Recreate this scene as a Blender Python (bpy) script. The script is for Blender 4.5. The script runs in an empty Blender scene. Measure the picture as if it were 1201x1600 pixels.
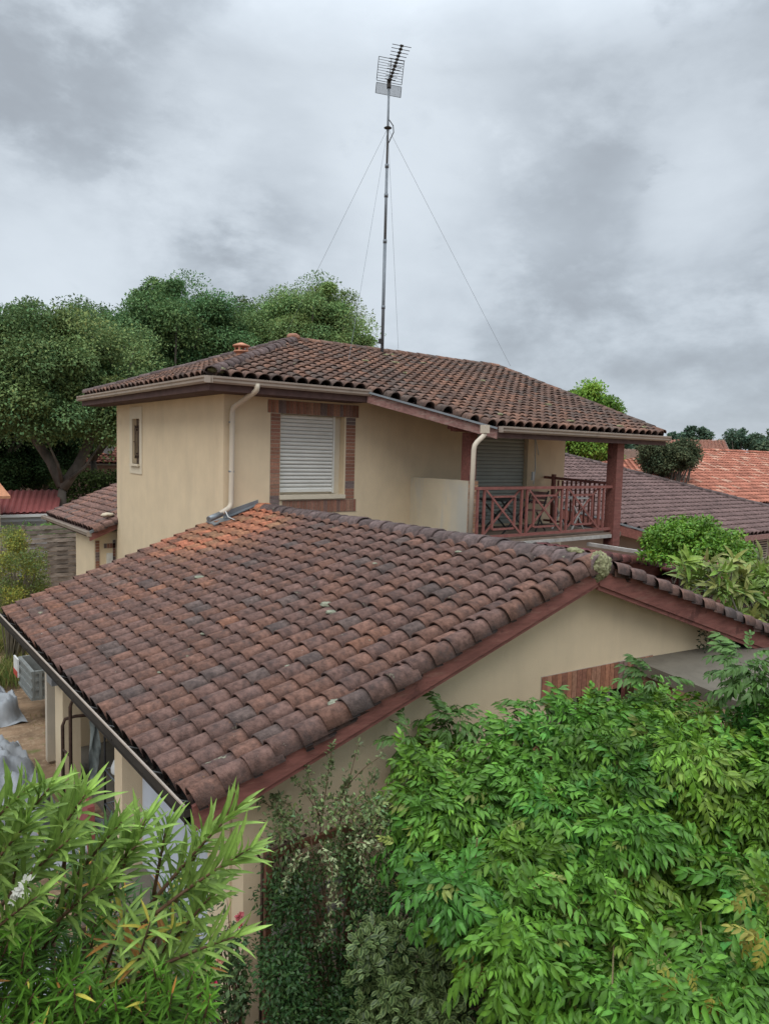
import bpy, math, random
import numpy as np
from mathutils import Vector, Matrix, noise

random.seed(7); RNG = np.random.default_rng(7)
SC = bpy.context.scene
COL = SC.collection
EYE = 4.9          # camera height above the ground; all coordinates below are relative to the eye point

# ------------------------------------------------------------------ camera
CX, CY, F = 600.5, 800.0, 1131.5
R = np.array([[0.79537482, -0.02889354, 0.60542882],
              [-0.60554866, -0.08115961, 0.79165898],
              [0.02626254, -0.99628223, -0.08204875]])   # columns: right, down, forward
cam = bpy.data.cameras.new('camera'); camo = bpy.data.objects.new('camera', cam); COL.objects.link(camo)
cam.sensor_fit = 'VERTICAL'; cam.sensor_height = 36; cam.lens = F / 1600 * 36
cam.clip_start = 0.05; cam.clip_end = 3000
m = Matrix.Identity(4)
for i in range(3):
    m[i][0] = R[i, 0]; m[i][1] = -R[i, 1]; m[i][2] = -R[i, 2]
m[2][3] = EYE
camo.matrix_world = m
SC.camera = camo

# ------------------------------------------------------------------ sky, sun, exposure
SUN_EL, SUN_AZ = math.radians(52), math.radians(218)     # azimuth: direction the light comes from, measured from +X
SUN_DIR = Vector((math.cos(SUN_EL) * math.cos(SUN_AZ), math.cos(SUN_EL) * math.sin(SUN_AZ), math.sin(SUN_EL)))
W = bpy.data.worlds.new("World"); SC.world = W; W.use_nodes = True
nt = W.node_tree; nt.nodes.clear(); NN = nt.nodes; LL = nt.links


def wn(t, **k):
    n = NN.new(t)
    for a, b in k.items(): setattr(n, a, b)
    return n


def wmath(op, a, b=None, c=None, clamp=False):
    n = wn('ShaderNodeMath', operation=op); n.use_clamp = clamp
    for i, q in enumerate((a, b, c)):
        if q is None: continue
        if isinstance(q, (int, float)): n.inputs[i].default_value = q
        else: LL.new(q, n.inputs[i])
    return n.outputs[0]


tc = wn('ShaderNodeTexCoord')
sep = wn('ShaderNodeSeparateXYZ'); LL.new(tc.outputs['Generated'], sep.inputs[0])
zz = wmath('MAXIMUM', sep.outputs[2], 0.0)
cmb = wn('ShaderNodeMapping'); LL.new(tc.outputs['Generated'], cmb.inputs[0]); cmb.inputs['Scale'].default_value = (1.0, 1.0, 1.9)


def wnoise(scale, detail, rough, dist=0.0, off=(0, 0, 0)):
    mp = wn('ShaderNodeMapping'); mp.inputs['Location'].default_value = off
    LL.new(cmb.outputs[0], mp.inputs[0])
    n = wn('ShaderNodeTexNoise'); LL.new(mp.outputs[0], n.inputs['Vector'])
    n.inputs['Scale'].default_value = scale; n.inputs['Detail'].default_value = detail
    n.inputs['Roughness'].default_value = rough; n.inputs['Distortion'].default_value = dist
    return n.outputs['Fac']


n1 = wnoise(2.2, 8, 0.55, 0.15, (1.3, 0.4, 0))
n2 = wnoise(5.6, 9, 0.60, 0.1, (4.1, 2.2, 1))
fld = wmath('ADD', wmath('MULTIPLY', n1, 0.60), wmath('MULTIPLY', n2, 0.48))


def pdir(px, py):
    v = R @ np.array([px - CX, py - CY, F]); return v / np.linalg.norm(v)


def blob(px, py, rad, amp):      # a cloud mass in one direction of the sky
    global fld
    d = pdir(px, py)
    dt = wn('ShaderNodeVectorMath', operation='DOT_PRODUCT')
    nm = wn('ShaderNodeVectorMath', operation='NORMALIZE'); LL.new(tc.outputs['Generated'], nm.inputs[0])
    LL.new(nm.outputs[0], dt.inputs[0]); dt.inputs[1].default_value = tuple(d)
    a = wmath('MULTIPLY', wmath('SUBTRACT', 1.0, dt.outputs['Value']), 2.0 / (rad * rad))
    # warp the edge with the noise so the mass is ragged
    a = wmath('ADD', a, wmath('MULTIPLY', wmath('SUBTRACT', n2, 0.5), 2.4))
    g = wmath('SUBTRACT', 1.0, a, clamp=True)
    g = wmath('MULTIPLY', g, g)
    fld = wmath('ADD', fld, wmath('MULTIPLY', g, amp))


for b in ((640, 300, .22, .16), (80, 430, .16, .15), (1080, 330, .12, .13), (980, 40, .3, .10), (320, 190, .12, .08), (560, 120, .25, .08),
          (830, 320, .23, -.13), (470, 320, .14, -.12), (170, 170, .24, -.07), (260, 420, .14, -.05), (1150, 470, .16, -.07), (1150, 170, .2, -.02),
          (1000, 640, .25, .02), (60, 90, .2, -.06)):
    blob(*b)
ramp = wn('ShaderNodeValToRGB'); LL.new(fld, ramp.inputs[0])
cr = ramp.color_ramp; cr.interpolation = 'B_SPLINE'
cr.elements[0].position = 0.36; cr.elements[0].color = (0.39, 0.432, 0.483, 1)
cr.elements[1].position = 0.70; cr.elements[1].color = (0.76, 0.835, 0.91, 1)
e = cr.elements.new(0.46); e.color = (0.455, 0.51, 0.57, 1)
e = cr.elements.new(0.55); e.color = (0.585, 0.65, 0.72, 1)
# an overcast sky is brighter overhead than near the horizon
lum = wn('ShaderNodeMapRange'); LL.new(zz, lum.inputs[0])
lum.inputs[1].default_value = 0.45; lum.inputs[2].default_value = 0.95; lum.inputs[3].default_value = 1.0; lum.inputs[4].default_value = 3.5
cl = wn('ShaderNodeVectorMath', operation='SCALE'); LL.new(ramp.outputs[0], cl.inputs[0]); LL.new(lum.outputs[0], cl.inputs['Scale'])
sky = wn('ShaderNodeTexSky', sky_type='NISHITA'); sky.sun_disc = False
sky.sun_elevation = SUN_EL; sky.sun_rotation = math.pi / 2 - SUN_AZ
bg1 = wn('ShaderNodeBackground'); LL.new(sky.outputs[0], bg1.inputs[0]); bg1.inputs[1].default_value = 0.08
bg2 = wn('ShaderNodeBackground'); LL.new(cl.outputs[0], bg2.inputs[0]); bg2.inputs[1].default_value = 1.0
mx = wn('ShaderNodeMixShader'); mx.inputs[0].default_value = 0.94
LL.new(bg1.outputs[0], mx.inputs[1]); LL.new(bg2.outputs[0], mx.inputs[2])
out = wn('ShaderNodeOutputWorld'); LL.new(mx.outputs[0], out.inputs[0])

sl = bpy.data.lights.new('sun', 'SUN'); sl.energy = 1.5; sl.angle = math.radians(40); sl.color = (1.0, 0.95, 0.87)
so = bpy.data.objects.new('sun', sl); COL.objects.link(so)
so.rotation_euler = SUN_DIR.to_track_quat('Z', 'Y').to_euler(); so.location = (0, 0, 30)
SC.view_settings.view_transform = 'Standard'; SC.view_settings.look = 'None'
SC.view_settings.exposure = 0.0; SC.view_settings.gamma = 1.0
SC.cycles.max_bounces = 6; SC.cycles.diffuse_bounces = 3; SC.cycles.transparent_max_bounces = 4


# ------------------------------------------------------------------ pixel helpers (to place real things at a chosen distance)
def ray(p): return R @ np.array([p[0] - CX, p[1] - CY, F])
def atf(px, py, d): v = ray((px, py)) * d / F; return Vector(v)
def aty(px, py, y): v = ray((px, py)); return Vector(v * y / v[1])
def atx(px, py, x): v = ray((px, py)); return Vector(v * x / v[0])
def atz(px, py, z): v = ray((px, py)); return Vector(v * z / v[2])
def onpl(px, py, P0, n):
    v = ray((px, py)); return Vector(v * (np.dot(P0, n) / np.dot(v, n)))


# ------------------------------------------------------------------ materials
def mat(name, col, rough=.85, var=.18, scale=6, detail=6, bump=0.0, bscale=60, tint=True, col2=None, metallic=0.0,
        trans=0.0, spec=.3, stretch=(1, 1, 1), lichen=None, streak=None):
    m = bpy.data.materials.new(name); m.use_nodes = True
    t = m.node_tree; t.nodes.clear(); N = t.nodes; L = t.links
    o = N.new('ShaderNodeOutputMaterial'); p = N.new('ShaderNodeBsdfPrincipled')
    p.inputs['Roughness'].default_value = rough; p.inputs['Metallic'].default_value = metallic
    p.inputs['Specular IOR Level'].default_value = spec
    g = N.new('ShaderNodeTexCoord'); mp = N.new('ShaderNodeMapping'); mp.inputs['Scale'].default_value = stretch
    L.new(g.outputs['Object'], mp.inputs[0])
    n = N.new('ShaderNodeTexNoise'); n.inputs['Scale'].default_value = scale; n.inputs['Detail'].default_value = detail
    n.inputs['Roughness'].default_value = .6; L.new(mp.outputs[0], n.inputs['Vector'])
    r = N.new('ShaderNodeValToRGB'); L.new(n.outputs['Fac'], r.inputs[0])
    c2 = col2 or tuple(c * (1 + var) for c in col); c1 = tuple(c * (1 - var) for c in col)
    r.color_ramp.elements[0].position = .32; r.color_ramp.elements[0].color = (*c1, 1)
    r.color_ramp.elements[1].position = .68; r.color_ramp.elements[1].color = (*c2, 1)
    c = r.outputs[0]

    def mixc(fac, a, b, blend='MIX'):
        q = N.new('ShaderNodeMix'); q.data_type = 'RGBA'; q.blend_type = blend
        if isinstance(fac, float): q.inputs[0].default_value = fac
        else: L.new(fac, q.inputs[0])
        for i, z in ((6, a), (7, b)):
            if isinstance(z, tuple): q.inputs[i].default_value = (*z, 1)
            else: L.new(z, q.inputs[i])
        return q.outputs[2]
    if tint:
        at = N.new('ShaderNodeAttribute'); at.attribute_name = 'tint'
        c = mixc(1.0, c, at.outputs['Color'], 'MULTIPLY')
    if streak:       # dirt and weather marks: (colour, amount, scale, stretch, threshold)
        scol, amt, ssc, sst, th = streak
        mp2 = N.new('ShaderNodeMapping'); mp2.inputs['Scale'].default_value = sst; L.new(g.outputs['Object'], mp2.inputs[0])
        n2 = N.new('ShaderNodeTexNoise'); n2.inputs['Scale'].default_value = ssc; n2.inputs['Detail'].default_value = 7
        n2.inputs['Roughness'].default_value = .65; L.new(mp2.outputs[0], n2.inputs['Vector'])
        mr = N.new('ShaderNodeMapRange'); L.new(n2.outputs['Fac'], mr.inputs[0])
        mr.inputs[1].default_value = th; mr.inputs[2].default_value = th + .2; mr.inputs[3].default_value = 0; mr.inputs[4].default_value = amt
        c = mixc(mr.outputs[0], c, scol)
    if lichen:       # (colour, scale, threshold)
        for lc, ls, lt in lichen:
            n3 = N.new('ShaderNodeTexNoise'); n3.inputs['Scale'].default_value = ls; n3.inputs['Detail'].default_value = 4
            n3.inputs['Roughness'].default_value = .7; L.new(g.outputs['Object'], n3.inputs['Vector'])
            mr = N.new('ShaderNodeMapRange'); L.new(n3.outputs['Fac'], mr.inputs[0])
            mr.inputs[1].default_value = lt; mr.inputs[2].default_value = lt + .05; mr.inputs[4].default_value = .8
            c = mixc(mr.outputs[0], c, lc)
    L.new(c, p.inputs['Base Color'])
    if bump:
        nb = N.new('ShaderNodeTexNoise'); nb.inputs['Scale'].default_value = bscale; nb.inputs['Detail'].default_value = 5
        L.new(mp.outputs[0], nb.inputs['Vector'])
        b = N.new('ShaderNodeBump'); b.inputs['Strength'].default_value = bump; b.inputs['Distance'].default_value = .01
        L.new(nb.outputs['Fac'], b.inputs['Height']); L.new(b.outputs[0], p.inputs['Normal'])
    sh = p.outputs[0]
    if trans:
        tr = N.new('ShaderNodeBsdfTranslucent'); L.new(c, tr.inputs['Color'])
        ms = N.new('ShaderNodeMixShader'); ms.inputs[0].default_value = trans
        L.new(sh, ms.inputs[1]); L.new(tr.outputs[0], ms.inputs[2]); sh = ms.outputs[0]
    L.new(sh, o.inputs[0])
    return m


LICH = [((.30, .31, .21), 4.2, .685), ((.42, .41, .33), 17, .70), ((.24, .13, .06), 7.5, .70)]
M = dict(
    tile=mat('aged clay tile', (1, 1, 1), .9, .42, 19, bump=.7, bscale=70, lichen=LICH, streak=((.05, .042, .042), .60, 4.2, (1, 1, 1), .47)),
    tilefar=mat('clay tile', (1, 1, 1), .9, .22, 9, streak=((.05, .04, .04), .35, 1.1, (1, 1, 1), .55)),
    render=mat('cream render', (.68, .55, .375), .95, .05, 2.2, bump=.5, bscale=140, streak=((.52, .42, .29), .4, 1.5, (1, 1, .18), .50)),
    renderclean=mat('pale render', (.63, .55, .42), .95, .04, 3, bump=.2, bscale=120),
    parapet=mat('weathered render', (.60, .52, .38), .95, .06, 2, bump=.25, bscale=100, streak=((.46, .47, .46), .8, 1.6, (1, 1.6, .25), .47)),
    brick=mat('brick', (1, 1, 1), .9, .25, 30, bump=.3, bscale=90),
    mortar=mat('mortar', (.40, .36, .30), .95, .1, 20),
    gutter=mat('beige gutter', (.36, .30, .25), .6, .10, 3, streak=((.20, .17, .14), .6, 4, (1, 1, 1), .55)),
    lichen=mat('pale lichen', (.22, .225, .165), .95, .35, 30, bump=.5, bscale=60),
    shadegutter=mat('dark gutter', (.03, .025, .02), .8, .2, 6),  # shadow on the gutter body put into its dark colour
    pipe=mat('beige pipe', (.55, .48, .38), .5, .06, 4, streak=((.35, .31, .25), .5, 5, (1, 1, .4), .56)),
    zinc=mat('zinc', (.22, .245, .265), .45, .15, 5, metallic=.4, spec=.5),
    redwood=mat('red painted wood', (.20, .078, .064), .75, .25, 9, bump=.4, bscale=60, stretch=(.4, 2.5, 2.5), streak=((.30, .17, .13), .55, 9, (.5, 3, 3), .55), lichen=[((.10, .04, .034), 3.0, .60)]),
    redrail=mat('red railing paint', (.25, .095, .08), .7, .2, 10, streak=((.34, .21, .17), .7, 12, (1, 1, 1), .54), lichen=[((.14, .06, .05), 6, .62)]),
    oldwood=mat('weathered red wood', (.24, .13, .115), .85, .3, 14, bump=.4, bscale=50, streak=((.36, .29, .25), .7, 12, (.5, .5, 2.5), .50)),
    soffit=mat('dark soffit wood', (.085, .05, .045), .85, .2, 6),
    shutter=mat('white shutter', (.66, .65, .60), .5, .05, 4, streak=((.45, .43, .38), .4, 3, (1, 1, 3), .55)),
    shutterg=mat('grey green shutter', (.36, .38, .34), .5, .06, 4),
    grey=mat('grey metal', (.25, .26, .27), .5, .12, 5, metallic=.3),
    darkmetal=mat('dark metal', (.04, .038, .036), .55, .3, 8, metallic=.3),
    galv=mat('galvanised mast', (.17, .19, .21), .5, .15, 6, metallic=.4),
    rust=mat('rusty iron', (.06, .035, .025), .8, .4, 14),
    wood=mat('grey brown wood', (.20, .15, .115), .9, .3, 5, bump=.3, bscale=30, stretch=(1, 1, 6)),
    browntrim=mat('brown frame', (.17, .075, .045), .7, .2, 8),
    whitewood=mat('grey white plank', (.42, .40, .37), .8, .2, 8, streak=((.16, .13, .11), .8, 7, (1, 1, 1), .55)),
    concrete=mat('old concrete', (.145, .128, .10), .95, .15, 5, bump=.4, bscale=60, streak=((.09, .08, .06), .6, 2.5, (1, 1, 1), .5)),
    moss=mat('yellow moss', (.20, .20, .10), .95, .55, 22, bump=1.0, bscale=60, tint=False, col2=(.36, .36, .20), streak=((.10, .075, .05), .8, 14, (1, 1, 1), .52)),
    black=mat('dark interior', (.012, .012, .012), .9, .2, 5),
    glass=mat('dark glass', (.02, .024, .028), .15, .2, 2, spec=.6),
    gdoor=mat('white garage door', (.56, .60, .66), .5, .05, 5),
    tarp=mat('grey tarpaulin', (.27, .285, .30), .55, .15, 4, bump=.5, bscale=12),
    cloth=mat('cloth', (.38, .40, .43), .9, .2, 8, bump=.4, bscale=30),
    redsheet=mat('red metal roofing', (.28, .085, .08), .55, .1, 3),
    bluegrey=mat('blue grey wall', (.22, .27, .33), .9, .08, 3),
    ground=mat('gravel and leaf litter', (.235, .155, .095), 1, .5, 1.3, detail=12, bump=1.0, bscale=25, streak=((.34, .25, .16), .9, 11, (1, 1, 1), .5), lichen=[((.12, .14, .04), .6, .60)]),
    bark=mat('bark', (.12, .105, .088), .95, .35, 4, bump=.8, bscale=14, stretch=(1, 1, .4)),
    stem=mat('stem', (.13, .075, .045), .8, .3, 20),
    leaf=mat('leaf', (1, 1, 1), .45, .26, 26, trans=.16, spec=.28),
    leafm=mat('matt leaf', (1, 1, 1), .75, .2, 1.2, trans=.25, spec=.12),
    white=mat('white plastic', (.62, .62, .60), .5, .06, 4),
    redpl=mat('red plastic', (.42, .06, .045), .5, .1, 4),
    petal=mat('petal', (1, 1, 1), .6, .08, 8, trans=.3),
    brownstuff=mat('rusty brown load', (.20, .13, .07), .9, .4, 12),
    black2=mat('black paint', (.03, .03, .032), .5, .2, 6),
)


# ------------------------------------------------------------------ object helpers
ORG = {}


def setp(o, label=None, cat=None, group=None, kind=None):
    if label: o['label'] = label
    if cat: o['category'] = cat
    if group: o['group'] = group
    if kind: o['kind'] = kind
    return o


def thing(name, loc, label, cat, group=None):
    o = bpy.data.objects.new(name, None); COL.objects.link(o); o.empty_display_size = .2
    o.location = (loc[0], loc[1], loc[2] + EYE); ORG[o.name] = Vector((loc[0], loc[1], loc[2]))
    return setp(o, label, cat, group)


def link(name, me, parent, org):
    o = bpy.data.objects.new(name, me); COL.objects.link(o); ORG[o.name] = Vector(org)
    if parent: o.parent = parent
    else: o.location = (org[0], org[1], org[2] + EYE)
    return o


def npmesh(name, V, Fc, T, mats, parent=None, smooth=False, mi=None, org=None):
    """V (n,3), Fc (m,3|4) int, T (n,3) tints"""
    V = np.asarray(V, float)
    if parent: org = ORG[parent.name]
    elif org is None:
        lo, hi = V.min(0), V.max(0); org = ((lo[0] + hi[0]) / 2, (lo[1] + hi[1]) / 2, lo[2])
    V = V - np.array(org)
    me = bpy.data.meshes.new(name)
    me.vertices.add(len(V)); me.vertices.foreach_set('co', V.ravel())
    k = Fc.shape[1]; me.loops.add(Fc.size); me.loops.foreach_set('vertex_index', Fc.ravel().astype(np.int32))
    me.polygons.add(len(Fc)); me.polygons.foreach_set('loop_start', np.arange(0, Fc.size, k, dtype=np.int32))
    if mi is not None: me.polygons.foreach_set('material_index', np.asarray(mi, np.int32))
    me.update(calc_edges=True)
    if smooth: me.polygons.foreach_set('use_smooth', np.ones(len(Fc), bool))
    a = me.attributes.new('tint', 'FLOAT_COLOR', 'POINT')
    a.data.foreach_set('color', np.hstack([T, np.ones((len(T), 1))]).astype(np.float32).ravel())
    for q in mats: me.materials.append(q)
    return link(name, me, parent, org)


class MB:
    def __init__(s): s.v = []; s.f = []; s.m = []; s.t = []; s.sm = []

    def add(s, vs, fs, mi=0, tint=(1, 1, 1), smooth=False):
        b = len(s.v); s.v += [tuple(q) for q in vs]; s.f += [tuple(b + i for i in f) for f in fs]
        s.m += [mi] * len(fs); s.sm += [smooth] * len(fs); s.t += [tint] * len(vs)
        return s

    def box(s, x0, x1, y0, y1, z0, z1, mi=0, tint=(1, 1, 1)):
        v = [(x, y, z) for z in (z0, z1) for y in (y0, y1) for x in (x0, x1)]
        return s.add(v, [(0, 2, 3, 1), (4, 5, 7, 6), (0, 1, 5, 4), (2, 6, 7, 3), (0, 4, 6, 2), (1, 3, 7, 5)], mi, tint)

    def obox(s, c, U, V, Wv, hu, hv, hw, mi=0, tint=(1, 1, 1)):
        c = Vector(c); U = Vector(U).normalized() * hu; V = Vector(V).normalized() * hv; Wv = Vector(Wv).normalized() * hw
        v = [c + a * U + b * V + d * Wv for d in (-1, 1) for b in (-1, 1) for a in (-1, 1)]
        return s.add(v, [(0, 2, 3, 1), (4, 5, 7, 6), (0, 1, 5, 4), (2, 6, 7, 3), (0, 4, 6, 2), (1, 3, 7, 5)], mi, tint)

    def bar(s, a, b, w, h, up=(0, 0, 1), mi=0, tint=(1, 1, 1)):
        a = Vector(a); b = Vector(b); d = (b - a); Ln = d.length; d.normalize()
        u = Vector(up); side = d.cross(u)
        if side.length < 1e-4: side = d.cross(Vector((1, 0, 0)))
        side.normalize(); u = side.cross(d)
        return s.obox((a + b) / 2, d, side, u, Ln / 2, w / 2, h / 2, mi, tint)

    def tube(s, pts, rad, n=8, mi=0, tint=(1, 1, 1), cap=True):
        pts = [Vector(p) for p in pts]; k = len(pts)
        rad = rad if isinstance(rad, (list, tuple)) else [rad] * k
        vs = []; prev = None
        for i, p in enumerate(pts):
            d = (pts[min(i + 1, k - 1)] - pts[max(i - 1, 0)]).normalized()
            if prev is None:
                u = d.cross(Vector((0, 0, 1)))
                if u.length < .1: u = d.cross(Vector((1, 0, 0)))
            else: u = prev - d * prev.dot(d)
            u.normalize(); prev = u; w = d.cross(u)
            vs += [p + (u * math.cos(2 * math.pi * j / n) + w * math.sin(2 * math.pi * j / n)) * rad[i] for j in range(n)]
        fs = [(i * n + j, i * n + (j + 1) % n, (i + 1) * n + (j + 1) % n, (i + 1) * n + j) for i in range(k - 1) for j in range(n)]
        s.add(vs, fs, mi, tint, True)
        if cap:
            b = len(s.v) - len(vs)
            s.f += [tuple(b + j for j in range(n))[::-1], tuple(b + (k - 1) * n + j for j in range(n))]; s.m += [mi] * 2; s.sm += [False] * 2
        return s

    def prism(s, poly, dz, mi=0, tint=(1, 1, 1)):
        """poly: list of 3-D points, extruded by vector dz"""
        dz = Vector(dz) if not isinstance(dz, (int, float)) else Vector((0, 0, dz))
        n = len(poly); a = [Vector(p) for p in poly]; b = [p + dz for p in a]
        fs = [tuple(range(n)), tuple(range(2 * n - 1, n - 1, -1))] + [(i, i + n, (i + 1) % n + n, (i + 1) % n) for i in range(n)]
        return s.add(a + b, fs, mi, tint)

    def build(s, name, mats, parent=None, org=None):
        if not isinstance(mats, (list, tuple)): mats = [mats]
        if parent: org = ORG[parent.name]
        elif org is None:
            a = np.array(s.v); lo, hi = a.min(0), a.max(0); org = ((lo[0] + hi[0]) / 2, (lo[1] + hi[1]) / 2, lo[2])
        o = Vector(org)
        me = bpy.data.meshes.new(name); me.from_pydata([(x - o.x, y - o.y, z - o.z) for x, y, z in s.v], [], s.f)
        me.polygons.foreach_set('material_index', s.m); me.polygons.foreach_set('use_smooth', s.sm)
        a = me.attributes.new('tint', 'FLOAT_COLOR', 'POINT'); a.data.foreach_set('color', [c for t in s.t for c in (*t, 1)])
        for q in mats: me.materials.append(M[q] if isinstance(q, str) else q)
        me.update()
        return link(name, me, parent, org)


def inpoly(x, y, P):
    r = False; j = len(P) - 1
    for i in range(len(P)):
        if (P[i][1] > y) != (P[j][1] > y) and x < (P[j][0] - P[i][0]) * (y - P[i][1]) / (P[j][1] - P[i][1]) + P[i][0]: r = not r
        j = i
    return r


# ------------------------------------------------------------------ clay tile coverings
def brown_tint(x, y, z):
    n = noise.noise(Vector((x * .55, y * .55, z * .3 + 5))); r = random.random()
    if r + n * .45 > 1.06: c = (.22, .108, .072)
    elif r + n * .35 > .60: c = (.175, .094, .070)
    elif r < .10: c = (.122, .088, .078)
    else: c = (.152, .089, .073)
    k = random.uniform(.88, 1.14)
    return tuple(q * k for q in c)


def garage_tint(x, y, z):
    d = math.hypot((x - 5.35) / 1.0, (y - 11.2) / 1.0)
    c = brown_tint(x, y, z)
    w = max(0, min(1, (1.5 - d) * 1.3 + random.uniform(-.3, .3)))
    o = (.40 * random.uniform(.75, 1.15), .165, .095)
    far = max(0, min(.25, (y - 9) * .08)) * random.random()
    w = max(w, far)
    return tuple(a * (1 - w) + b * w for a, b in zip(c, o))


def dark_tint(x, y, z):
    k = random.uniform(.75, 1.25)
    return (.13 * k, .093 * k, .087 * k)


def upper_tint(x, y, z):
    n = noise.noise(Vector((x * .4, y * .4, 2.2))); k = random.uniform(.82, 1.2)
    r = random.random() + n * .4
    c = (.22, .12, .084) if r > .74 else ((.17, .104, .08) if r > .2 else (.135, .098, .082))
    return tuple(q * k for q in c)


def orange_tint(x, y, z):
    k = random.uniform(.78, 1.2); r = random.random()
    c = (.42, .165, .11) if r > .2 else ((.5, .29, .21) if r > .06 else (.30, .12, .08))
    return tuple(q * k for q in c)


def tiles(O, U, Vd, poly, pu, pv, tint, H=.10, n=12, jit=.006, lip=.036, crest=.92):
    """tile covering on a plane: O origin on the eave line, U along the eave, Vd up the slope; poly = plan outline"""
    O = Vector(O); U = Vector(U).normalized(); Vd = Vector(Vd).normalized(); N = U.cross(Vd)
    if N.z < 0: N = -N
    prof = []
    for i in range(n + 1):
        s = -0.5 + i / n * 1.0
        if abs(s) < crest / 2: h = H * math.sqrt(max(0, 1 - (s / (crest / 2)) ** 2)) ** 1.0
        else: h = -.035 * math.sin((abs(s) - crest / 2) / (.5 - crest / 2) * math.pi / 2)
        prof.append((s, h))
    xs = [p[0] for p in poly]; ys = [p[1] for p in poly]
    us = []; vs_ = []
    for p in poly:
        # plan point -> plane coordinates
        det = U.x * Vd.y - U.y * Vd.x
        dx, dy = p[0] - O.x, p[1] - O.y
        us.append((dx * Vd.y - dy * Vd.x) / det); vs_.append((U.x * dy - U.y * dx) / det)
    i0, i1 = int(math.floor(min(us) / pu)) - 1, int(math.ceil(max(us) / pu)) + 1
    j1 = int(math.ceil(max(vs_) / pv)) + 1
    V = []; Fc = []; T = []
    for i in range(i0, i1 + 1):
        for j in range(0, j1 + 1):
            c = O + U * (i * pu) + Vd * ((j + .5) * pv)
            if not inpoly(c.x, c.y, poly): continue
            t = tint(c.x, c.y, c.z); du = random.gauss(0, jit); dv = random.gauss(0, jit); rot = random.gauss(0, .012); lf = random.gauss(0, .0025)
            b = len(V)
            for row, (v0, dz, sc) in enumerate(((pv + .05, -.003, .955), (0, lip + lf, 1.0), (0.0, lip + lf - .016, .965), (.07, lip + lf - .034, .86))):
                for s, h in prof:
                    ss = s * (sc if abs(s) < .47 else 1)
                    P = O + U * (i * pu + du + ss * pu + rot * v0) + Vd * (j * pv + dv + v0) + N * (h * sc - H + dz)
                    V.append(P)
                    g = (1, 1, .42, .15)[row] * (.38 if abs(s) > .455 else (.8 if abs(s) > .40 else 1)); T.append((t[0] * g, t[1] * g, t[2] * g))  # shadow lines at tile ends and channels painted into the tint
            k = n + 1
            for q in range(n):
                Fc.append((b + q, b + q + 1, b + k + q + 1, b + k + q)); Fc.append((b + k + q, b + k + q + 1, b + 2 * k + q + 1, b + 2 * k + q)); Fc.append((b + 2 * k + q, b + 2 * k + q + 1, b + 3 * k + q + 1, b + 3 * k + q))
    return V, Fc, T


def roof(name, parent, O, U, Vd, poly, pu, pv, tint, mats=('tile', 'soffit'), thick=.13, org=None, deck=None, **k):
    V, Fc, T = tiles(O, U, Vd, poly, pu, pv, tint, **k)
    O = Vector(O); N = Vector(U).cross(Vector(Vd)); N = -N if N.z < 0 else N; N.normalize()
    H = k.get('H', .10); O2 = O - N * (H + .015)
    top = [Vector((x, y, O2.z - (N.x * (x - O2.x) + N.y * (y - O2.y)) / N.z)) for x, y in (deck or poly)]
    mb = MB(); mb.prism(top, -thick, 1)
    mb.v += [tuple(q) for q in V]; b = len(mb.v) - len(V)
    mb.f += [tuple(b + i for i in f) for f in Fc]; mb.m += [0] * len(Fc); mb.sm += [True] * len(Fc); mb.t += T
    return mb.build(name, list(mats), parent, org)


def half_tiles(mb, P0, P1, r, L, tint, n=10, mi=0, start_big=True):
    """row of overlapping half-round ridge tiles from P0 to P1"""
    P0 = Vector(P0); P1 = Vector(P1); d = P1 - P0; Ln = d.length; d.normalize()
    side = d.cross(Vector((0, 0, 1))).normalized(); up = side.cross(d)
    k = max(1, int(round(Ln / L))); L = Ln / k
    for i in range(k):
        t = tint(*(P0 + d * (i * L)))
        jz = random.gauss(0, .004); js = random.gauss(0, .006)
        a = P0 + d * (i * L - .0) + side * js; b_ = P0 + d * ((i + 1) * L + .03) + side * js
        vs = []
        for (c, rr) in ((b_, r * .90), (a, r * 1.06), (a + d * .003, r * .92)):
            for j in range(n + 1):
                an = math.pi * 1.06 * (j / n) - .1
                vs.append(c + side * (math.cos(an) * rr) + up * (math.sin(an) * rr * .8 + jz))
        q = n + 1; fs = []
        for j in range(n):
            fs.append((j, j + 1, q + j + 1, q + j)); fs.append((q + j, q + j + 1, 2 * q + j + 1, 2 * q + j))
        b = len(mb.v); mb.add(vs, fs, mi, t, True)


def wall(mb, P, U, Wv, N, ulen, wlen, holes=(), th=.2, mi=0):
    """wall slab: P lower corner, U along, Wv up, N inward; holes (u0,u1,w0,w1)"""
    P = Vector(P); U = Vector(U); Wv = Vector(Wv); N = Vector(N)
    us = sorted({0, ulen, *[h[0] for h in holes], *[h[1] for h in holes]}); ws = sorted({0, wlen, *[h[2] for h in holes], *[h[3] for h in holes]})
    for a, b in zip(us, us[1:]):
        for c, d in zip(ws, ws[1:]):
            if any(h[0] <= (a + b) / 2 <= h[1] and h[2] <= (c + d) / 2 <= h[3] for h in holes): continue
            q = [P + U * a + Wv * c, P + U * b + Wv * c, P + U * b + Wv * d, P + U * a + Wv * d]
            mb.add(q + [p + N * th for p in q], [(0, 1, 2, 3), (7, 6, 5, 4)], mi)
    for (u0, u1, w0, w1) in list(holes) + [(0, ulen, 0, wlen)]:
        q = [P + U * u0 + Wv * w0, P + U * u1 + Wv * w0, P + U * u1 + Wv * w1, P + U * u0 + Wv * w1]
        mb.add(q + [p + N * th for p in q], [(0, 4, 5, 1), (1, 5, 6, 2), (2, 6, 7, 3), (3, 7, 4, 0)], mi)
    return mb


BR = [(.27, .13, .09), (.30, .15, .10), (.24, .12, .085), (.17, .125, .115), (.22, .13, .105), (.29, .16, .11), (.26, .125, .085)]


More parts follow.
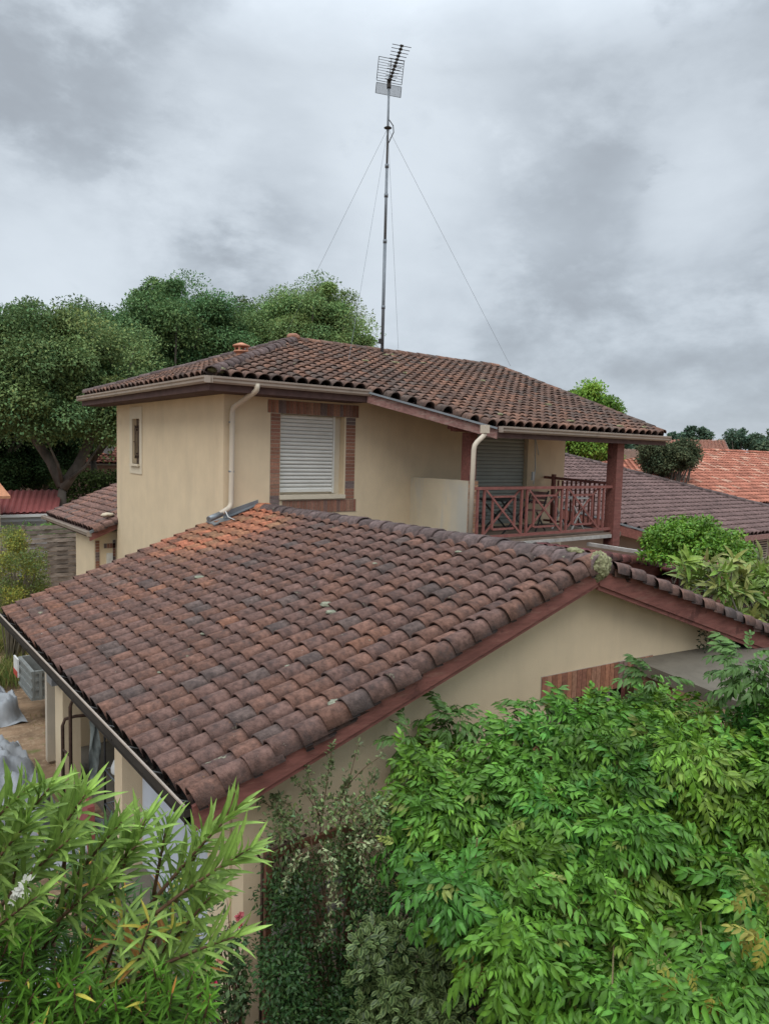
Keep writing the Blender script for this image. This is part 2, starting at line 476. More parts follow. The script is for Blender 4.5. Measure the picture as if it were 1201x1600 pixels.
def bricks(mb, P, U, Wv, Nout, ul, wl, bw, bh, proud=.012, back=.03, grout=.01, pal=BR, coh=.5):
    """a patch of bricks bw x bh covering ul x wl, standing proud of the wall; material 0 brick, 1 mortar"""
    P = Vector(P); U = Vector(U).normalized(); Wv = Vector(Wv).normalized(); No = Vector(Nout).normalized()
    mb.obox(P + U * ul / 2 + Wv * wl / 2 + No * (proud - back - .006), U, Wv, No, ul / 2, wl / 2, back, 1)
    nw = max(1, round(wl / bh)); nu = max(1, round(ul / bw)); bh = wl / nw; bw = ul / nu; c = random.choice(pal)
    for j in range(nw):
        if random.random() > coh: c = random.choice(pal)
        for i in range(nu):
            if nu > nw and random.random() > coh: c = random.choice(pal)
            k = random.uniform(.8, 1.2)
            mb.obox(P + U * (i + .5) * bw + Wv * (j + .5) * bh + No * (proud - back / 2 + .0), U, Wv, No, bw / 2 - grout / 2, bh / 2 - grout / 2, back / 2 + .002, 0, tuple(q * k for q in c))


# ================================================================== GROUND
g = MB()
ng = 60
gx = np.concatenate([np.linspace(-900, -30, 12), np.linspace(-20, 60, 60), np.linspace(80, 1400, 14)])
gy = np.concatenate([np.linspace(-900, -30, 12), np.linspace(-20, 60, 60), np.linspace(80, 1400, 14)])
vv = [(x, y, -4.9 + .03 * noise.noise(Vector((x * .4, y * .4, 0)))) for y in gy for x in gx]
nx = len(gx)
g.add(vv, [(j * nx + i, j * nx + i + 1, (j + 1) * nx + i + 1, (j + 1) * nx + i) for j in range(len(gy) - 1) for i in range(nx - 1)], 0, (1, 1, 1), True)
setp(g.build('ground', 'ground'), kind='structure')
# ================================================================== THE HOUSE
house = thing('house', (6.0, 9.0, -4.9), 'cream two-storey house with brown tiled roofs, a garage gable in front and a red balcony', 'house')
GS = 1.5 / 4.13                     # garage roof slope
def rake_y(x): return 4.74 - .08 * (x - 2.0)          # the near verge runs slightly askew
XR, XE, XF = 6.13, 2.0, 11.2
# --- garage roof, both slopes
left_poly = [(XE - .03, rake_y(XE) + .07), (XR, rake_y(XR) + .07), (XR, 11.98), (5.40, 11.98), (5.40, 12.25), (XE - .01, 12.25)]
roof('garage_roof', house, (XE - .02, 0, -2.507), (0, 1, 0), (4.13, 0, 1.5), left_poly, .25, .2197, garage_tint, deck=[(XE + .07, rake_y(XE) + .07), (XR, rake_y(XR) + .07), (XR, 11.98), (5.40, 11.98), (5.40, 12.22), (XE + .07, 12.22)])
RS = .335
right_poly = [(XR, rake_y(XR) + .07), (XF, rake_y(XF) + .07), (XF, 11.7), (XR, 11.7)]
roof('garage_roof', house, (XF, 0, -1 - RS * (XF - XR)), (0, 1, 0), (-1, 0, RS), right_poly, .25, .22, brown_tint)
# verge tiles, stepped in pairs along the askew edge
mb = MB(); sl_ = Vector((4.13, 0, 1.5)).normalized(); Nl = Vector((-1.5, 0, 4.13)).normalized()
nrow = 20
for j in range(nrow):
    x = XE + j * .2065; yy = rake_y(XE + (j // 2) * .413) + .048 + random.gauss(0, .004)
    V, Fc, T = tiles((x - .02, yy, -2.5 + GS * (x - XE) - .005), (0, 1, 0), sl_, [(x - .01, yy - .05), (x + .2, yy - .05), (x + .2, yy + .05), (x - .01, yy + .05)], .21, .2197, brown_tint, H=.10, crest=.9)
    b = len(mb.v); V = [v + Nl * .045 for v in V]
    mb.v += [tuple(q) for q in V]; mb.f += [tuple(b + i for i in f) for f in Fc]; mb.m += [0] * len(Fc); mb.sm += [True] * len(Fc); mb.t += T
xr = Vector((-1, 0, RS)).normalized(); Nr = Vector((RS, 0, 1)).normalized()
mb.build('verge_tiles', ['tile'], house); mb = MB()
for j in range(23):
    x = XF - j * .21
    if x < XR + .1: break
    yy = rake_y(XF - (j // 2) * .42) + .05
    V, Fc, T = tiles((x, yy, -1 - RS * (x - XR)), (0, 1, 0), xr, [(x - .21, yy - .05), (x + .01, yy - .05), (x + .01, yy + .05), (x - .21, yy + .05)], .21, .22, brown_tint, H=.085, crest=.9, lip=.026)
    b = len(mb.v); V = [v + Nr * .025 for v in V]
    mb.v += [tuple(q) for q in V]; mb.f += [tuple(b + i for i in f) for f in Fc]; mb.m += [0] * len(Fc); mb.sm += [True] * len(Fc); mb.t += T
mb.build('verge_tiles', ['tile'], house)
mb = MB()
half_tiles(mb, (XR, rake_y(XR) - .02, -1.085), (XR, 11.74, -1.085), .162, .27, lambda x, y, z: (lambda c: (.50, .20, .11) if y > 11.2 and random.random() > .2 else c)(tuple(q * .95 for q in dark_tint(x, y, z))))
rt = mb.build('ridge_tiles', ['tile'], house)
mb = MB()                                        # mortar bed and zinc strip under the ridge
mb.box(XR - .15, XR + .15, rake_y(XR) + .05, 11.7, -1.2, -1.075, 0, (1, 1, 1))
mb.obox((XR - .20, 8.1, -1.135), (0, 1, 0), sl_, Nl, 3.6, .035, .006, 1)
mb.build('ridge_bedding', ['mortar', 'zinc'], house)


def lump(name, c, rad, parent, seed=0, m='moss', sub=4):
    import bmesh
    bm = bmesh.new(); bmesh.ops.create_icosphere(bm, subdivisions=sub, radius=1)
    for v in bm.verts:
        k = 1 + .22 * noise.noise(v.co * 2.2 + Vector((seed, 0, 0))) + .12 * noise.noise(v.co * 6 + Vector((seed, 3, 0))) + .07 * noise.noise(v.co * 14)
        v.co = Vector((v.co.x * rad[0], v.co.y * rad[1], v.co.z * rad[2])) * k + Vector(c)
    mb = MB(); mb.add([v.co.copy() for v in bm.verts], [tuple(q.index for q in f.verts) for f in bm.faces], 0, (1, 1, 1), True); bm.free()
    return mb.build(name, [m], parent)


lump('moss_clump', (XR + .0, rake_y(XR) + .03, -1.09), (.155, .10, .145), house, 3, sub=5)
mb = MB()
for y_, s_ in ((4.75, 1.0), (5.05, .6)):
    pass
lump('moss_clump', (XR - .02, 4.72, -.965), (.07, .10, .035), house, 8, sub=3)

# barge boards of the gable
def barge(x0, x1, z0, z1, off, h, proud, name, m='redwood', th=.035):
    mb = MB()
    y0, y1 = rake_y(x0), rake_y(x1)
    a = [Vector((x0, y0 - proud, z0 - off)), Vector((x1, y1 - proud, z1 - off)), Vector((x1, y1 - proud, z1 - off - h)), Vector((x0, y0 - proud, z0 - off - h))]
    mb.prism(a, Vector((.08 * th, th, 0))); return mb.build(name, m, house)
barge(XE - .02, XR, -2.5, -1.0, .055, .195, .0, 'barge_board')
barge(XR + .001, XF, -1.0, -1 - RS * (XF - XR), .055, .23, .0, 'barge_board')
barge(XE + .1, XR, -2.46, -1.0, .25, .045, -.02, 'barge_trim')
barge(XR + .001, XF, -1.0, -1 - RS * (XF - XR), .286, .045, -.02, 'barge_trim')

# --- garage walls
def gy(x): return 4.98 - .08 * (x - 2.5)
Ug = Vector((1, -.08, 0)).normalized(); Ng = Vector((.08, 1, 0)).normalized()
mb = MB()
xa, xb = 2.5, 11.0
def under(x): return (-2.5 + GS * (x - XE) if x < XR else -1 - RS * (x - XR)) - .22
# gable wall as columns of polygons around the window (5.97..7.3, sill -3.6, head -2.52)
def gpoly(x0, x1, zb0, zb1=None, top=None):
    zb1 = zb0 if zb1 is None else zb1
    t0, t1 = (under(x0), under(x1)) if top is None else (top, top)
    mb.prism([(x0, gy(x0), zb0), (x1, gy(x1), zb1), (x1, gy(x1), t1), (x0, gy(x0), t0)], Vector((.08 * .25, .25, 0)))
gpoly(2.5, 5.97, -4.9); gpoly(5.97, XR, -2.53); gpoly(XR, 7.3, -2.53); gpoly(7.3, 11.0, -4.9); gpoly(5.97, 7.3, -4.9, top=-3.6)
mb.build('gable_wall', 'render', house)
# west side: pillars, reveals and back wall
mb = MB()
zt = -2.62
mb.box(2.5, 2.74, 5.235, 5.66, -4.9, zt); mb.box(2.5, 2.74, 7.99, 8.26, -4.9, zt)
mb.box(2.5, 2.74, 10.61, 11.05, -4.9, zt)
mb.box(2.505, 2.735, 5.66, 7.99, -2.83, zt); mb.box(2.505, 2.735, 8.26, 10.61, -2.83, zt); mb.box(2.505, 2.735, 11.05, 11.55, -2.83, zt)
mb.box(2.9, 5.42, 11.9, 12.15, -4.9, zt)
mb.build('garage_wall', 'render', house)
MB().box(5.0, 5.2, 5.3, 11.89, -4.9, -2.0).box(2.75, 5.0, 8.0, 8.2, -4.9, -2.7).build('inner_wall', 'soffit', house)  # dark wall colour stands in for the shade inside the carport
MB().box(2.76, 5.4, 5.2, 11.85, -4.9, -4.84).build('garage_floor', 'concrete', house)
# ribbed garage door
mb = MB(); nrib = 58
vs = []
for i in range(nrib * 4 + 1):
    y = 5.66 + 2.33 * i / (nrib * 4); x = 2.73 + (.012 if (i % 4) in (1, 2) else 0)
    vs += [(x, y, -4.86), (x, y, -2.83)]
mb.add(vs, [(2 * i, 2 * i + 1, 2 * i + 3, 2 * i + 2) for i in range(nrib * 4)])
mb.box(2.75, 2.78, 5.66, 7.99, -4.86, -2.83)
mb.build('garage_door', 'gdoor', house)
MB().box(1.9, 2.72, 5.67, 7.98, -4.9, -4.80).build('garage_step', 'concrete', house)
# eave gutter full of litter
mb = MB(); y0, y1 = rake_y(XE) + .02, 12.3; gx0, gz = 2.015, -2.585
gx0 = 2.05; prof = [(gx0, gz - .03), (gx0 - .005, gz - .08), (gx0 - .05, gz - .115), (gx0 - .10, gz - .10), (gx0 - .125, gz - .05), (gx0 - .13, gz + .038), (gx0 - .118, gz + .045)]
for a, b in zip(prof, prof[1:]):
    mb.add([(a[0], y0, a[1]), (a[0], y1, a[1]), (b[0], y1, b[1]), (b[0], y0, b[1])], [(0, 1, 2, 3)])
mb.bar((gx0 - .065, y0, gz - .045), (gx0 - .065, y0 + .006, gz - .045), .12, .11)
gut = mb.build('gutter', 'shadegutter', house)
mb = MB(); mb.bar((gx0 - .128, y0, gz + .046), (gx0 - .128, y1, gz + .046), .016, .014); mb.build('gutter_rim', 'gutter', gut)
for i in range(13): MB().bar((gx0 - .124, 4.9 + i * .58, gz + .034), (gx0 - .0, 4.9 + i * .58, gz - .02), .014, .006).build('gutter_bracket', 'grey', gut)
mb = MB()
for i in range(1500):
    y = random.uniform(y0, y1); x = gx0 - random.uniform(.01, .12); a = random.uniform(0, 3.14); l = random.uniform(.008, .03); k = random.uniform(.3, 1.6)
    mb.add([(x + math.cos(a) * l, y + math.sin(a) * l, gz - .04 + random.uniform(-.012, .018)), (x - math.sin(a) * l * .4, y + math.cos(a) * l * .4, gz - .04 + random.uniform(0, .02)), (x - math.cos(a) * l, y - math.sin(a) * l, gz - .04)], [(0, 1, 2)], 0, (.035 * k, .027 * k, .018 * k))
mb.box(gx0 - .12, gx0 - .005, y0, y1, gz - .09, gz - .045, 0, (.016, .013, .01))
mb.build('gutter_litter', 'tilefar', gut)
MB().bar((XE + .05, rake_y(XE) + .05, -2.60), (XE + .05, 12.2, -2.60), .03, .16).build('eave_board', 'black', house)
# garage window in the gable
mb = MB(); bricks(mb, (5.67, gy(5.67), -2.53), Ug, (0, 0, 1), -Ng, 1.76, .30, .072, .30, coh=.2, pal=[(.33, .15, .09), (.31, .14, .085), (.27, .12, .08), (.20, .13, .11), (.33, .17, .11)])
br = mb.build('brick_lintel', ['brick', 'mortar'], house)
mb = MB(); bricks(mb, (5.76, gy(5.76), -3.6), Ug, (0, 0, 1), -Ng, .20, 1.06, .20, .065)
mb.build('brick_jamb', ['brick', 'mortar'], house)
win = MB().box(5.98, 7.29, 4.86, 4.9, -3.6, -3.54).box(5.98, 7.29, 4.80, 4.86, -2.60, -2.535).box(6.3, 6.36, 4.80, 4.86, -3.54, -2.60).box(6.9, 6.96, 4.80, 4.86, -3.54, -2.60).build('window', 'white', house)
MB().box(5.98, 7.29, 4.88, 4.89, -3.54, -2.60).build('pane', 'glass', win)
# concrete canopy over the side door
mb = MB()
a = Vector((7.08, gy(7.08) - .002, -2.24)); b = Vector((9.6, gy(9.6) - .002, -2.30)); dn = -Ng * 1.25 + Vector((0, 0, -.10))
mb.prism([a, b, b + dn, a + dn], -.13); mb.build('canopy', 'concrete', house)
mb = MB(); bricks(mb, Vector((7.14, gy(7.14), -3.6)), -Ng, (0, 0, 1), (-1, 0, 0), .5, 1.2, .25, .065, coh=.3); mb.build('brick_pier', ['brick', 'mortar'], house)

# --- upper block
X0, X1, YF, YB = 5.43, 14.62, 11.75, 17.65
mb = MB()
wu0, wu1, wz0, wz1 = 6.55, 7.79 + .17, -.87, .66
wall(mb, (X0, YF, -4.9), (1, 0, 0), (0, 0, 1), (0, 1, 0), X1 - X0, 4.9 + 1.22, [(wu0 - X0, wu1 - X0, wz0 + 4.9, wz1 + 4.9), (11.5 - X0, 13.25 - X0, -1.6 + 4.9, .65 + 4.9)], .22)
wall(mb, (X0 - .0015, YF + .22, -4.9), (0, 1, 0), (0, 0, 1), (1, 0, 0), YB - YF - .22, 4.9 + 1.22, [(16.02 - YF - .22, 16.50 - YF - .22, -.40 + 4.9, .60 + 4.9)], .2)
mb.box(X1 - .2, X1, YF + .22, YB, -4.9, 1.2); mb.box(X0 + .2, X1 - .2, YB - .2, YB, -4.9, 1.2)
mb.build('upper_wall', 'render', house)
MB().box(X0 + .25, X1 - .25, YF + .5, YB - .25, -4.8, 1.0).build('inner_core', 'black', house)
# small west window: pale panel, shutters, iron grille, sill
mb = MB()
px_ = X0 - .02
wall(mb, (px_, 15.86, -.62), (0, 1, 0), (0, 0, 1), (1, 0, 0), .80, 1.48, [(.16, .64, .22, 1.22)], .017)
mb.build('window_surround', 'renderclean', house)
w = MB().box(X0 + .10, X0 + .14, 16.02, 16.50, -.40, .60).build('side_window', 'wood', house)
mb = MB()
xg = X0 + .015
def rod(a, b, r=.009): mb.tube([(xg, *a), (xg, *b)], r, 6)
for yv in (16.12, 16.2, 16.32, 16.40): rod((yv, -.28), (yv, .45))
rod((16.26, -.40), (16.26, -.22)); rod((16.26, .40), (16.26, .60))
for z in (-.22, .4): rod((16.12, z), (16.4, z)); rod((16.12, z - .06 * (1 if z < 0 else -1)), (16.26, z + .06 * (1 if z < 0 else -1))); rod((16.4, z - .06 * (1 if z < 0 else -1)), (16.26, z + .06 * (1 if z < 0 else -1)))
rod((16.02, .09), (16.12, .09)); rod((16.4, .09), (16.5, .09))
mb.build('window_grille', 'rust', w)
MB().box(X0 - .07, X0 + .1, 15.98, 16.54, -.45, -.40).build('sill', 'renderclean', w)
# front window with brick surround and roller shutter
w = MB().box(wu0 + .001, wu1 - .001, YF + .16, YF + .2, wz0 + .001, wz1 - .001).build('front_window', 'renderclean', house)
def shutter(name, x0, x1, y, z0, z1, n, m, parent, d=.018):
    mb = MB(); vs = []; k = n * 4
    for i in range(k + 1):
        z = z0 + (z1 - z0) * i / k; ph = i % 4; yy = y - (0, d * .8, d, d * .55)[ph]
        vs += [(x0, yy, z), (x1, yy, z)]
    mb.add(vs, [(2 * i, 2 * i + 1, 2 * i + 3, 2 * i + 2) for i in range(k)], 0, (1, 1, 1), False)
    for i in range(1, n): mb.box(x0, x1, y - .006, y - .0005, z0 + (z1 - z0) * i / n - .006, z0 + (z1 - z0) * i / n + .003, 0, (.25, .25, .25))
    mb.box(x0, x1, y - .03, y, z0 - .02, z0 + .035); mb.box(x0 - .0, x1, y, y + .02, z0, z1)
    return mb.build(name, m, parent)
shutter('roller_shutter', wu0 + .01, wu1 - .20, YF + .13, wz0 + .10, wz1 - .01, 20, 'shutter', w)
MB().box(wu1 - .2, wu1 - .172, YF + .08, YF + .15, wz0 + .06, wz1 - .002).build('shutter_guide', 'shutter', w)
MB().box(wu0 - .02, wu1 + .02, YF - .05, YF + .14, wz0 - .045, wz0 + .03).build('sill', 'renderclean', w)
mb = MB(); No = (0, -1, 0)
bricks(mb, (6.28, YF, wz1 + .0), (1, 0, 0), (0, 0, 1), No, 2.0, .24, .075, .24, coh=.35)
bricks(mb, (6.34, YF, -1.12), (1, 0, 0), (0, 0, 1), No, .20, 1.775, .2, .068, coh=.65)
bricks(mb, (wu1 + .03, YF, -.93), (1, 0, 0), (0, 0, 1), No, .22, 1.585, .22, .068, coh=.65)
bricks(mb, (6.60, YF, -1.18), (1, 0, 0), (0, 0, 1), No, 1.66, .245, .075, .245, coh=.35)
mb.build('brick_surround', ['brick', 'mortar'], w)

# --- upper roof
US = .357
HC = (4.93, 11.2); ZE = 1.25
def zfront(y): return ZE + US * (y - 11.2)
PK = (8.63, 14.9); ZP = ZE + US * 3.7; RE = (15.35, 14.9)
fpoly = [HC, (8.05, 11.2), (9.72, 9.46), (15.30, 9.46), (15.38, 14.9), PK]
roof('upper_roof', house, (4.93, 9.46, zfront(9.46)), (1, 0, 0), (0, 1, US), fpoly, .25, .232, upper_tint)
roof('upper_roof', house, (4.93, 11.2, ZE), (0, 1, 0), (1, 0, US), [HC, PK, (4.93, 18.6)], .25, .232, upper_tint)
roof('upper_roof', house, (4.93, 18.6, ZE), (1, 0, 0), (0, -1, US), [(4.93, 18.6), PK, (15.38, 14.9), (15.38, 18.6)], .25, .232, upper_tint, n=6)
# tiles hanging over the cut edge and along the eaves hide the slab
mb = MB()
half_tiles(mb, (HC[0] + .02, HC[1] + .02, ZE - .02), (PK[0], PK[1], ZP - .02), .12, .30, dark_tint)
half_tiles(mb, (PK[0], PK[1], ZP - .03), (RE[0], RE[1], ZP - .03), .11, .33, lambda x, y, z: tuple(q * 1.0 for q in upper_tint(x, y, z)))
half_tiles(mb, (15.30, 9.48, zfront(9.48) - .02), (15.38, 14.9, ZP - .03), .10, .30, upper_tint)
half_tiles(mb, (4.95, 18.55, ZE - .02), (PK[0], PK[1], ZP - .02), .12, .30, dark_tint)
mb.build('ridge_tiles', 'tile', house)
lump('moss_clump', (5.12, 11.36, 1.285), (.17, .11, .06), house, 12, sub=3)
for i, (x, y) in enumerate(((10.9, 14.35), (11.2, 14.5), (10.6, 13.6), (11.7, 13.9), (12.6, 12.7), (9.6, 13.4), (10.1, 12.6), (13.0, 11.0), (14.9, 9.75), (13.9, 9.7), (12.3, 9.8), (10.3, 9.9))):
    lump('moss_clump', (x, y, zfront(y) + .0), (random.uniform(.05, .14), random.uniform(.04, .08), .03), house, i * 3.1, sub=3)
# fascias and gutters
def ogutter(a, b, name, out):
    a = Vector(a); b = Vector(b); o = Vector(out).normalized(); mb = MB()
    pr = [(0, 0), (0, -.11), (.05, -.115), (.085, -.085), (.088, -.05), (.11, -.03), (.115, 0.0), (.10, .002)]
    for p, q in zip(pr, pr[1:]):
        e = [a + o * p[0] + Vector((0, 0, p[1])), b + o * p[0] + Vector((0, 0, p[1])), b + o * q[0] + Vector((0, 0, q[1])), a + o * q[0] + Vector((0, 0, q[1]))]
        mb.add(e, [(0, 1, 2, 3)])
    for e in (a, b): mb.obox(e + o * .055 + Vector((0, 0, -.056)), o, (0, 0, 1), o.cross(Vector((0, 0, 1))), .056, .056, .003)
    return mb.build(name, 'gutter', house)
ogutter((4.90, 11.13, 1.155), (8.05, 11.13, 1.155), 'gutter', (0, -1, 0))
ogutter((4.88, 11.05, 1.155), (4.88, 18.6, 1.155), 'gutter', (-1, 0, 0))
zb = zfront(9.46) - .095
ogutter((9.78, 9.40, zb), (15.3, 9.40, zb), 'gutter', (0, -1, 0))
mb = MB()
mb.box(4.93, 8.05, 11.14, 11.18, .93, 1.14); mb.box(4.89, 4.93, 11.14, 18.6, .93, 1.14); mb.box(4.95, 8.1, 11.18, 11.72, .93, .95); mb.box(4.95, 5.40, 11.72, 18.5, .93, .95)
mb.box(9.7, 15.28, 9.41, 9.45, zb - .21, zb - .005)
mb.build('fascia_board', 'soffit', house)
# cut diagonal edge: weathered board under a zinc strip
c0 = Vector((8.03, 11.12, zfront(11.2) - .16)); c1 = Vector((9.72, 9.38, zfront(9.46) - .16)); dn = Vector((-1, -1, 0)).normalized()
mb = MB(); e = dn * .02
mb.prism([c0 + e, c1 + e, c1 + e + Vector((0, 0, -.17)), c0 + e + Vector((0, 0, -.17))], dn * -.05); mb.build('cut_edge_board', 'oldwood', house)
mb = MB(); mb.bar(c0 + e * 1.5 + Vector((0, 0, .022)), c1 + e * 1.5 + Vector((0, 0, .022)), .09, .035); mb.build('zinc_strip', 'zinc', house)
# right-hand verge board
mb = MB(); mb.prism([(15.3, 9.46, zfront(9.46) - .1), (15.4, 14.9, ZP - .1), (15.4, 14.9, ZP - .28), (15.3, 9.46, zfront(9.46) - .28)], Vector((.03, 0, 0))); mb.build('barge_board', 'redwood', house)
# down pipes
def pipe(pts, r, name, m='pipe'):
    mb = MB(); P = [Vector(p) for p in pts]; Q = [P[0]]
    for a, b, c in zip(P, P[1:], P[2:]):
        l = min(.09, (b - a).length * .4, (c - b).length * .4); p0 = b + (a - b).normalized() * l; p1 = b + (c - b).normalized() * l
        Q += [p0, (p0 + p1) * .25 + b * .5, p1]
    Q.append(P[-1]); mb.tube(Q, r, 12); return mb.build(name, m, house)
dp = aty(362, 700, 11.66).x
pipe([(dp + .17, 11.07, 1.09), (dp + .17, 11.07, .98), (dp, 11.64, .70), (dp, 11.66, -1.02), (dp - .28, 11.52, -1.13)], .046, 'down_pipe')
MB().tube([(dp - .24, 11.54, -1.125), (dp - .52, 11.42, -1.2)], .052, 10).build('pipe_shoe', 'zinc', house)
for z in (.45, -.4): MB().tube([(dp, 11.66, z - .015), (dp, 11.66, z + .015)], .052, 12).build('pipe_clip', 'zinc', house)
dq = aty(739, 760, 9.33).x
pipe([(dq + .26, 9.35, zb - .06), (dq + .26, 9.35, zb - .17), (dq + .01, 9.36, zb - .36), (dq, 9.38, -1.9)], .045, 'down_pipe')
MB().box(dq + .20, dq + .32, 9.29, 9.41, zb - .14, zb + .005).build('gutter_outlet', 'pipe', house)
# zinc flashing where the garage roof meets the corner
mb = MB()
def gz_(x): return -2.5 + GS * (x - XE)
mb.prism([(X0 - .22, 11.6, gz_(X0 - .22) + .0), (X0 + .05, 11.55, gz_(X0) + .01), (X0 + .05, 11.74, gz_(X0) + .03), (X0 - .2, 12.0, gz_(X0 - .2) + .02)], .02)
mb.prism([(X0 + .0, 11.725, gz_(X0) - .05), (6.1, 11.725, gz_(6.1) - .05), (6.1, 11.725, gz_(6.1) + .10), (X0 + .0, 11.725, gz_(X0) + .14)], Vector((0, .022, 0)))
mb.prism([(X0 + .0, 11.66, gz_(X0) + .02), (6.1, 11.68, gz_(6.1) + .01), (6.1, 11.72, gz_(6.1) + .03), (X0, 11.72, gz_(X0) + .04)], .015)
mb.build('flashing', 'zinc', house)
mb = MB(); mb.tube([(X0 - .12, 11.42, -1.10), (X0 - .13, 11.36, -1.07), (X0 - .11, 11.3, -1.16), (X0 - .05, 11.18, -1.2)], .009, 6); mb.build('cable', 'white', house)
# red clay chimney pot
c = Vector((6.35, 13.4, 0)); zc = ZE + US * 1.42
cp = atf(377, 548, 1).normalized(); tpos = aty(377, 552, 13.6); c = Vector((tpos.x, 13.6, 0)); zc = tpos.z
mb = MB()
mb.tube([(c.x, c.y, zc - .5), (c.x, c.y, zc + .02)], [.12, .10], 12, 0, (.52, .25, .16))
mb.tube([(c.x, c.y, zc + .02), (c.x, c.y, zc + .05)], [.15, .15], 12, 0, (.52, .25, .16))
for k in range(4): mb.box(c.x + (-.1, .07, -.1, .07)[k], c.x + (-.07, .1, -.07, .1)[k], c.y + (-.1, -.1, .07, .07)[k], c.y + (-.07, -.07, .1, .1)[k], zc + .05, zc + .13, 0, (.5, .23, .15))
mb.tube([(c.x, c.y, zc + .13), (c.x, c.y, zc + .16), (c.x, c.y, zc + .21)], [.17, .17, .03], 12, 0, (.52, .25, .16))
mb.build('chimney_pot', 'tilefar', house)
rc = lump('ridge_cap', (PK[0] - .02, PK[1], ZP + .03), (.16, .16, .09), house, 5, 'tilefar', 3)
for q in rc.data.attributes['tint'].data: q.color = (.30, .15, .10, 1)

# --- balcony
PY = 10.0
mb = MB(); mb.box(9.66, 9.90, PY + .03, YF - .001, -2.6, -.50); 
vs = []; ts = []; nn = 28
for j in range(nn + 1):
    for i in range(nn + 1):
        y = 10.03 + 1.72 * i / nn; z = -2.6 + 2.1 * j / nn
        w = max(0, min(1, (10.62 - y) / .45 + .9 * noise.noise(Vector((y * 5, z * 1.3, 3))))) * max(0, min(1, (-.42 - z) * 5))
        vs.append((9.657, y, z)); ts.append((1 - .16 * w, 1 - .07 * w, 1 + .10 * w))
b = len(mb.v); mb.add(vs, [(j * (nn + 1) + i, (j + 1) * (nn + 1) + i, (j + 1) * (nn + 1) + i + 1, j * (nn + 1) + i + 1) for j in range(nn) for i in range(nn)], 0)
mb.t[b:] = ts
mb.build('parapet_wall', 'parapet', house)
mb = MB(); bricks(mb, (9.665, PY + .03, -2.2), (1, 0, 0), (0, 0, 1), (0, -1, 0), .25, 1.70, .25, .07, pal=[(.42, .24, .15), (.36, .19, .12), (.46, .30, .2)], coh=.3); mb.build('brick_edge', ['brick', 'mortar'], house)
mb = MB(); mb.box(9.68, 9.88, PY + .05, PY + .26, -.499, .42); mb.build('post', 'redwood', house)
mb = MB(); mb.box(13.72, 13.97, 9.60, 9.85, -1.95, .40); mb.build('post', 'redwood', house)
mb = MB(); mb.box(9.35, 14.2, PY + .08, PY + .24, .43, .58); mb.box(9.27, 9.35, PY + .08, PY + .24, .47, .58)
mb.box(13.74, 13.95, 9.86, 11.7, .41, .56); mb.build('balcony_beam', 'redwood', house)
mb = MB(); mb.box(9.92, 14.1, 9.66, 11.74, -1.74, -1.64); mb.build('balcony_floor', 'wood', house)
mb = MB(); mb.box(9.92, 13.7, 9.62, 9.655, -1.75, -1.68); mb.build('balcony_edge_board', 'whitewood', house)
w = MB().box(11.501, 13.249, YF + .17, YF + .2, -1.6, .65).build('balcony_door', 'renderclean', house)
shutter('roller_shutter', 11.52, 13.23, YF + .12, -1.58, .64, 26, 'shutterg', w, .02)
# railing
RY = 9.70
rail = MB().box(9.53, 13.72, RY - .03, RY + .03, -.655, -.60).build('railing', 'redrail', house)
MB().box(9.53, 13.72, RY - .025, RY + .025, -1.585, -1.53).build('bottom_rail', 'redrail', rail)
def rx(zx): return aty(720 + zx / 4.62, 762, RY).x
def rpost(xx, w_=.045, z0=-1.53, z1=-.655): MB().box(xx - w_ / 2, xx + w_ / 2, RY - .02, RY + .02, z0, z1).build('baluster', 'redrail', rail)
for zx in (122, 170, 440, 478, 730, 765, 1000, 1030): rpost(rx(zx))
for (o0, i0, i1, o1) in ((170, 232, 392, 440), (478, 530, 690, 730), (765, 815, 950, 1000)):
    a0, b0, b1, a1 = rx(o0), rx(i0), rx(i1), rx(o1)
    zt_, zb_ = -.655, -1.53; zi, zj = -.79, -1.42
    for xx in (b0, b1): MB().box(xx - .018, xx + .018, RY - .018, RY + .018, zj, zi).build('baluster', 'redrail', rail)
    MB().box(b0 + .019, b1 - .019, RY - .017, RY + .017, zi - .02, zi + .018).build('inner_rail', 'redrail', rail); MB().box(b0 + .019, b1 - .019, RY - .017, RY + .017, zj - .018, zj + .02).build('inner_rail', 'redrail', rail)
    MB().bar((a0 + .02, RY - .024, zt_), (a1 - .02, RY - .024, zb_), .012, .042, (0, 0, 1)).build('cross_brace', 'redrail', rail)
    MB().bar((a0 + .02, RY + .026, zb_), (a1 - .02, RY + .026, zt_), .012, .042, (0, 0, 1)).build('cross_brace', 'redrail', rail)
sr = MB().bar((13.86, 11.72, -.50), (13.86, 9.86, -.56), .06, .06).build('side_railing', 'redwood', house)
MB().box(13.82, 13.90, 11.4, 11.48, -1.6, -.42).build('newel_post', 'redwood', sr)
mb = MB()
for i in range(12): mb.box(13.85, 13.88, 9.98 + i * .13, 10.02 + i * .13, -1.58, -.56)
mb.bar((13.865, 9.86, -1.55), (13.865, 11.7, -1.55), .05, .05); mb.build('side_balusters', 'redwood', sr)
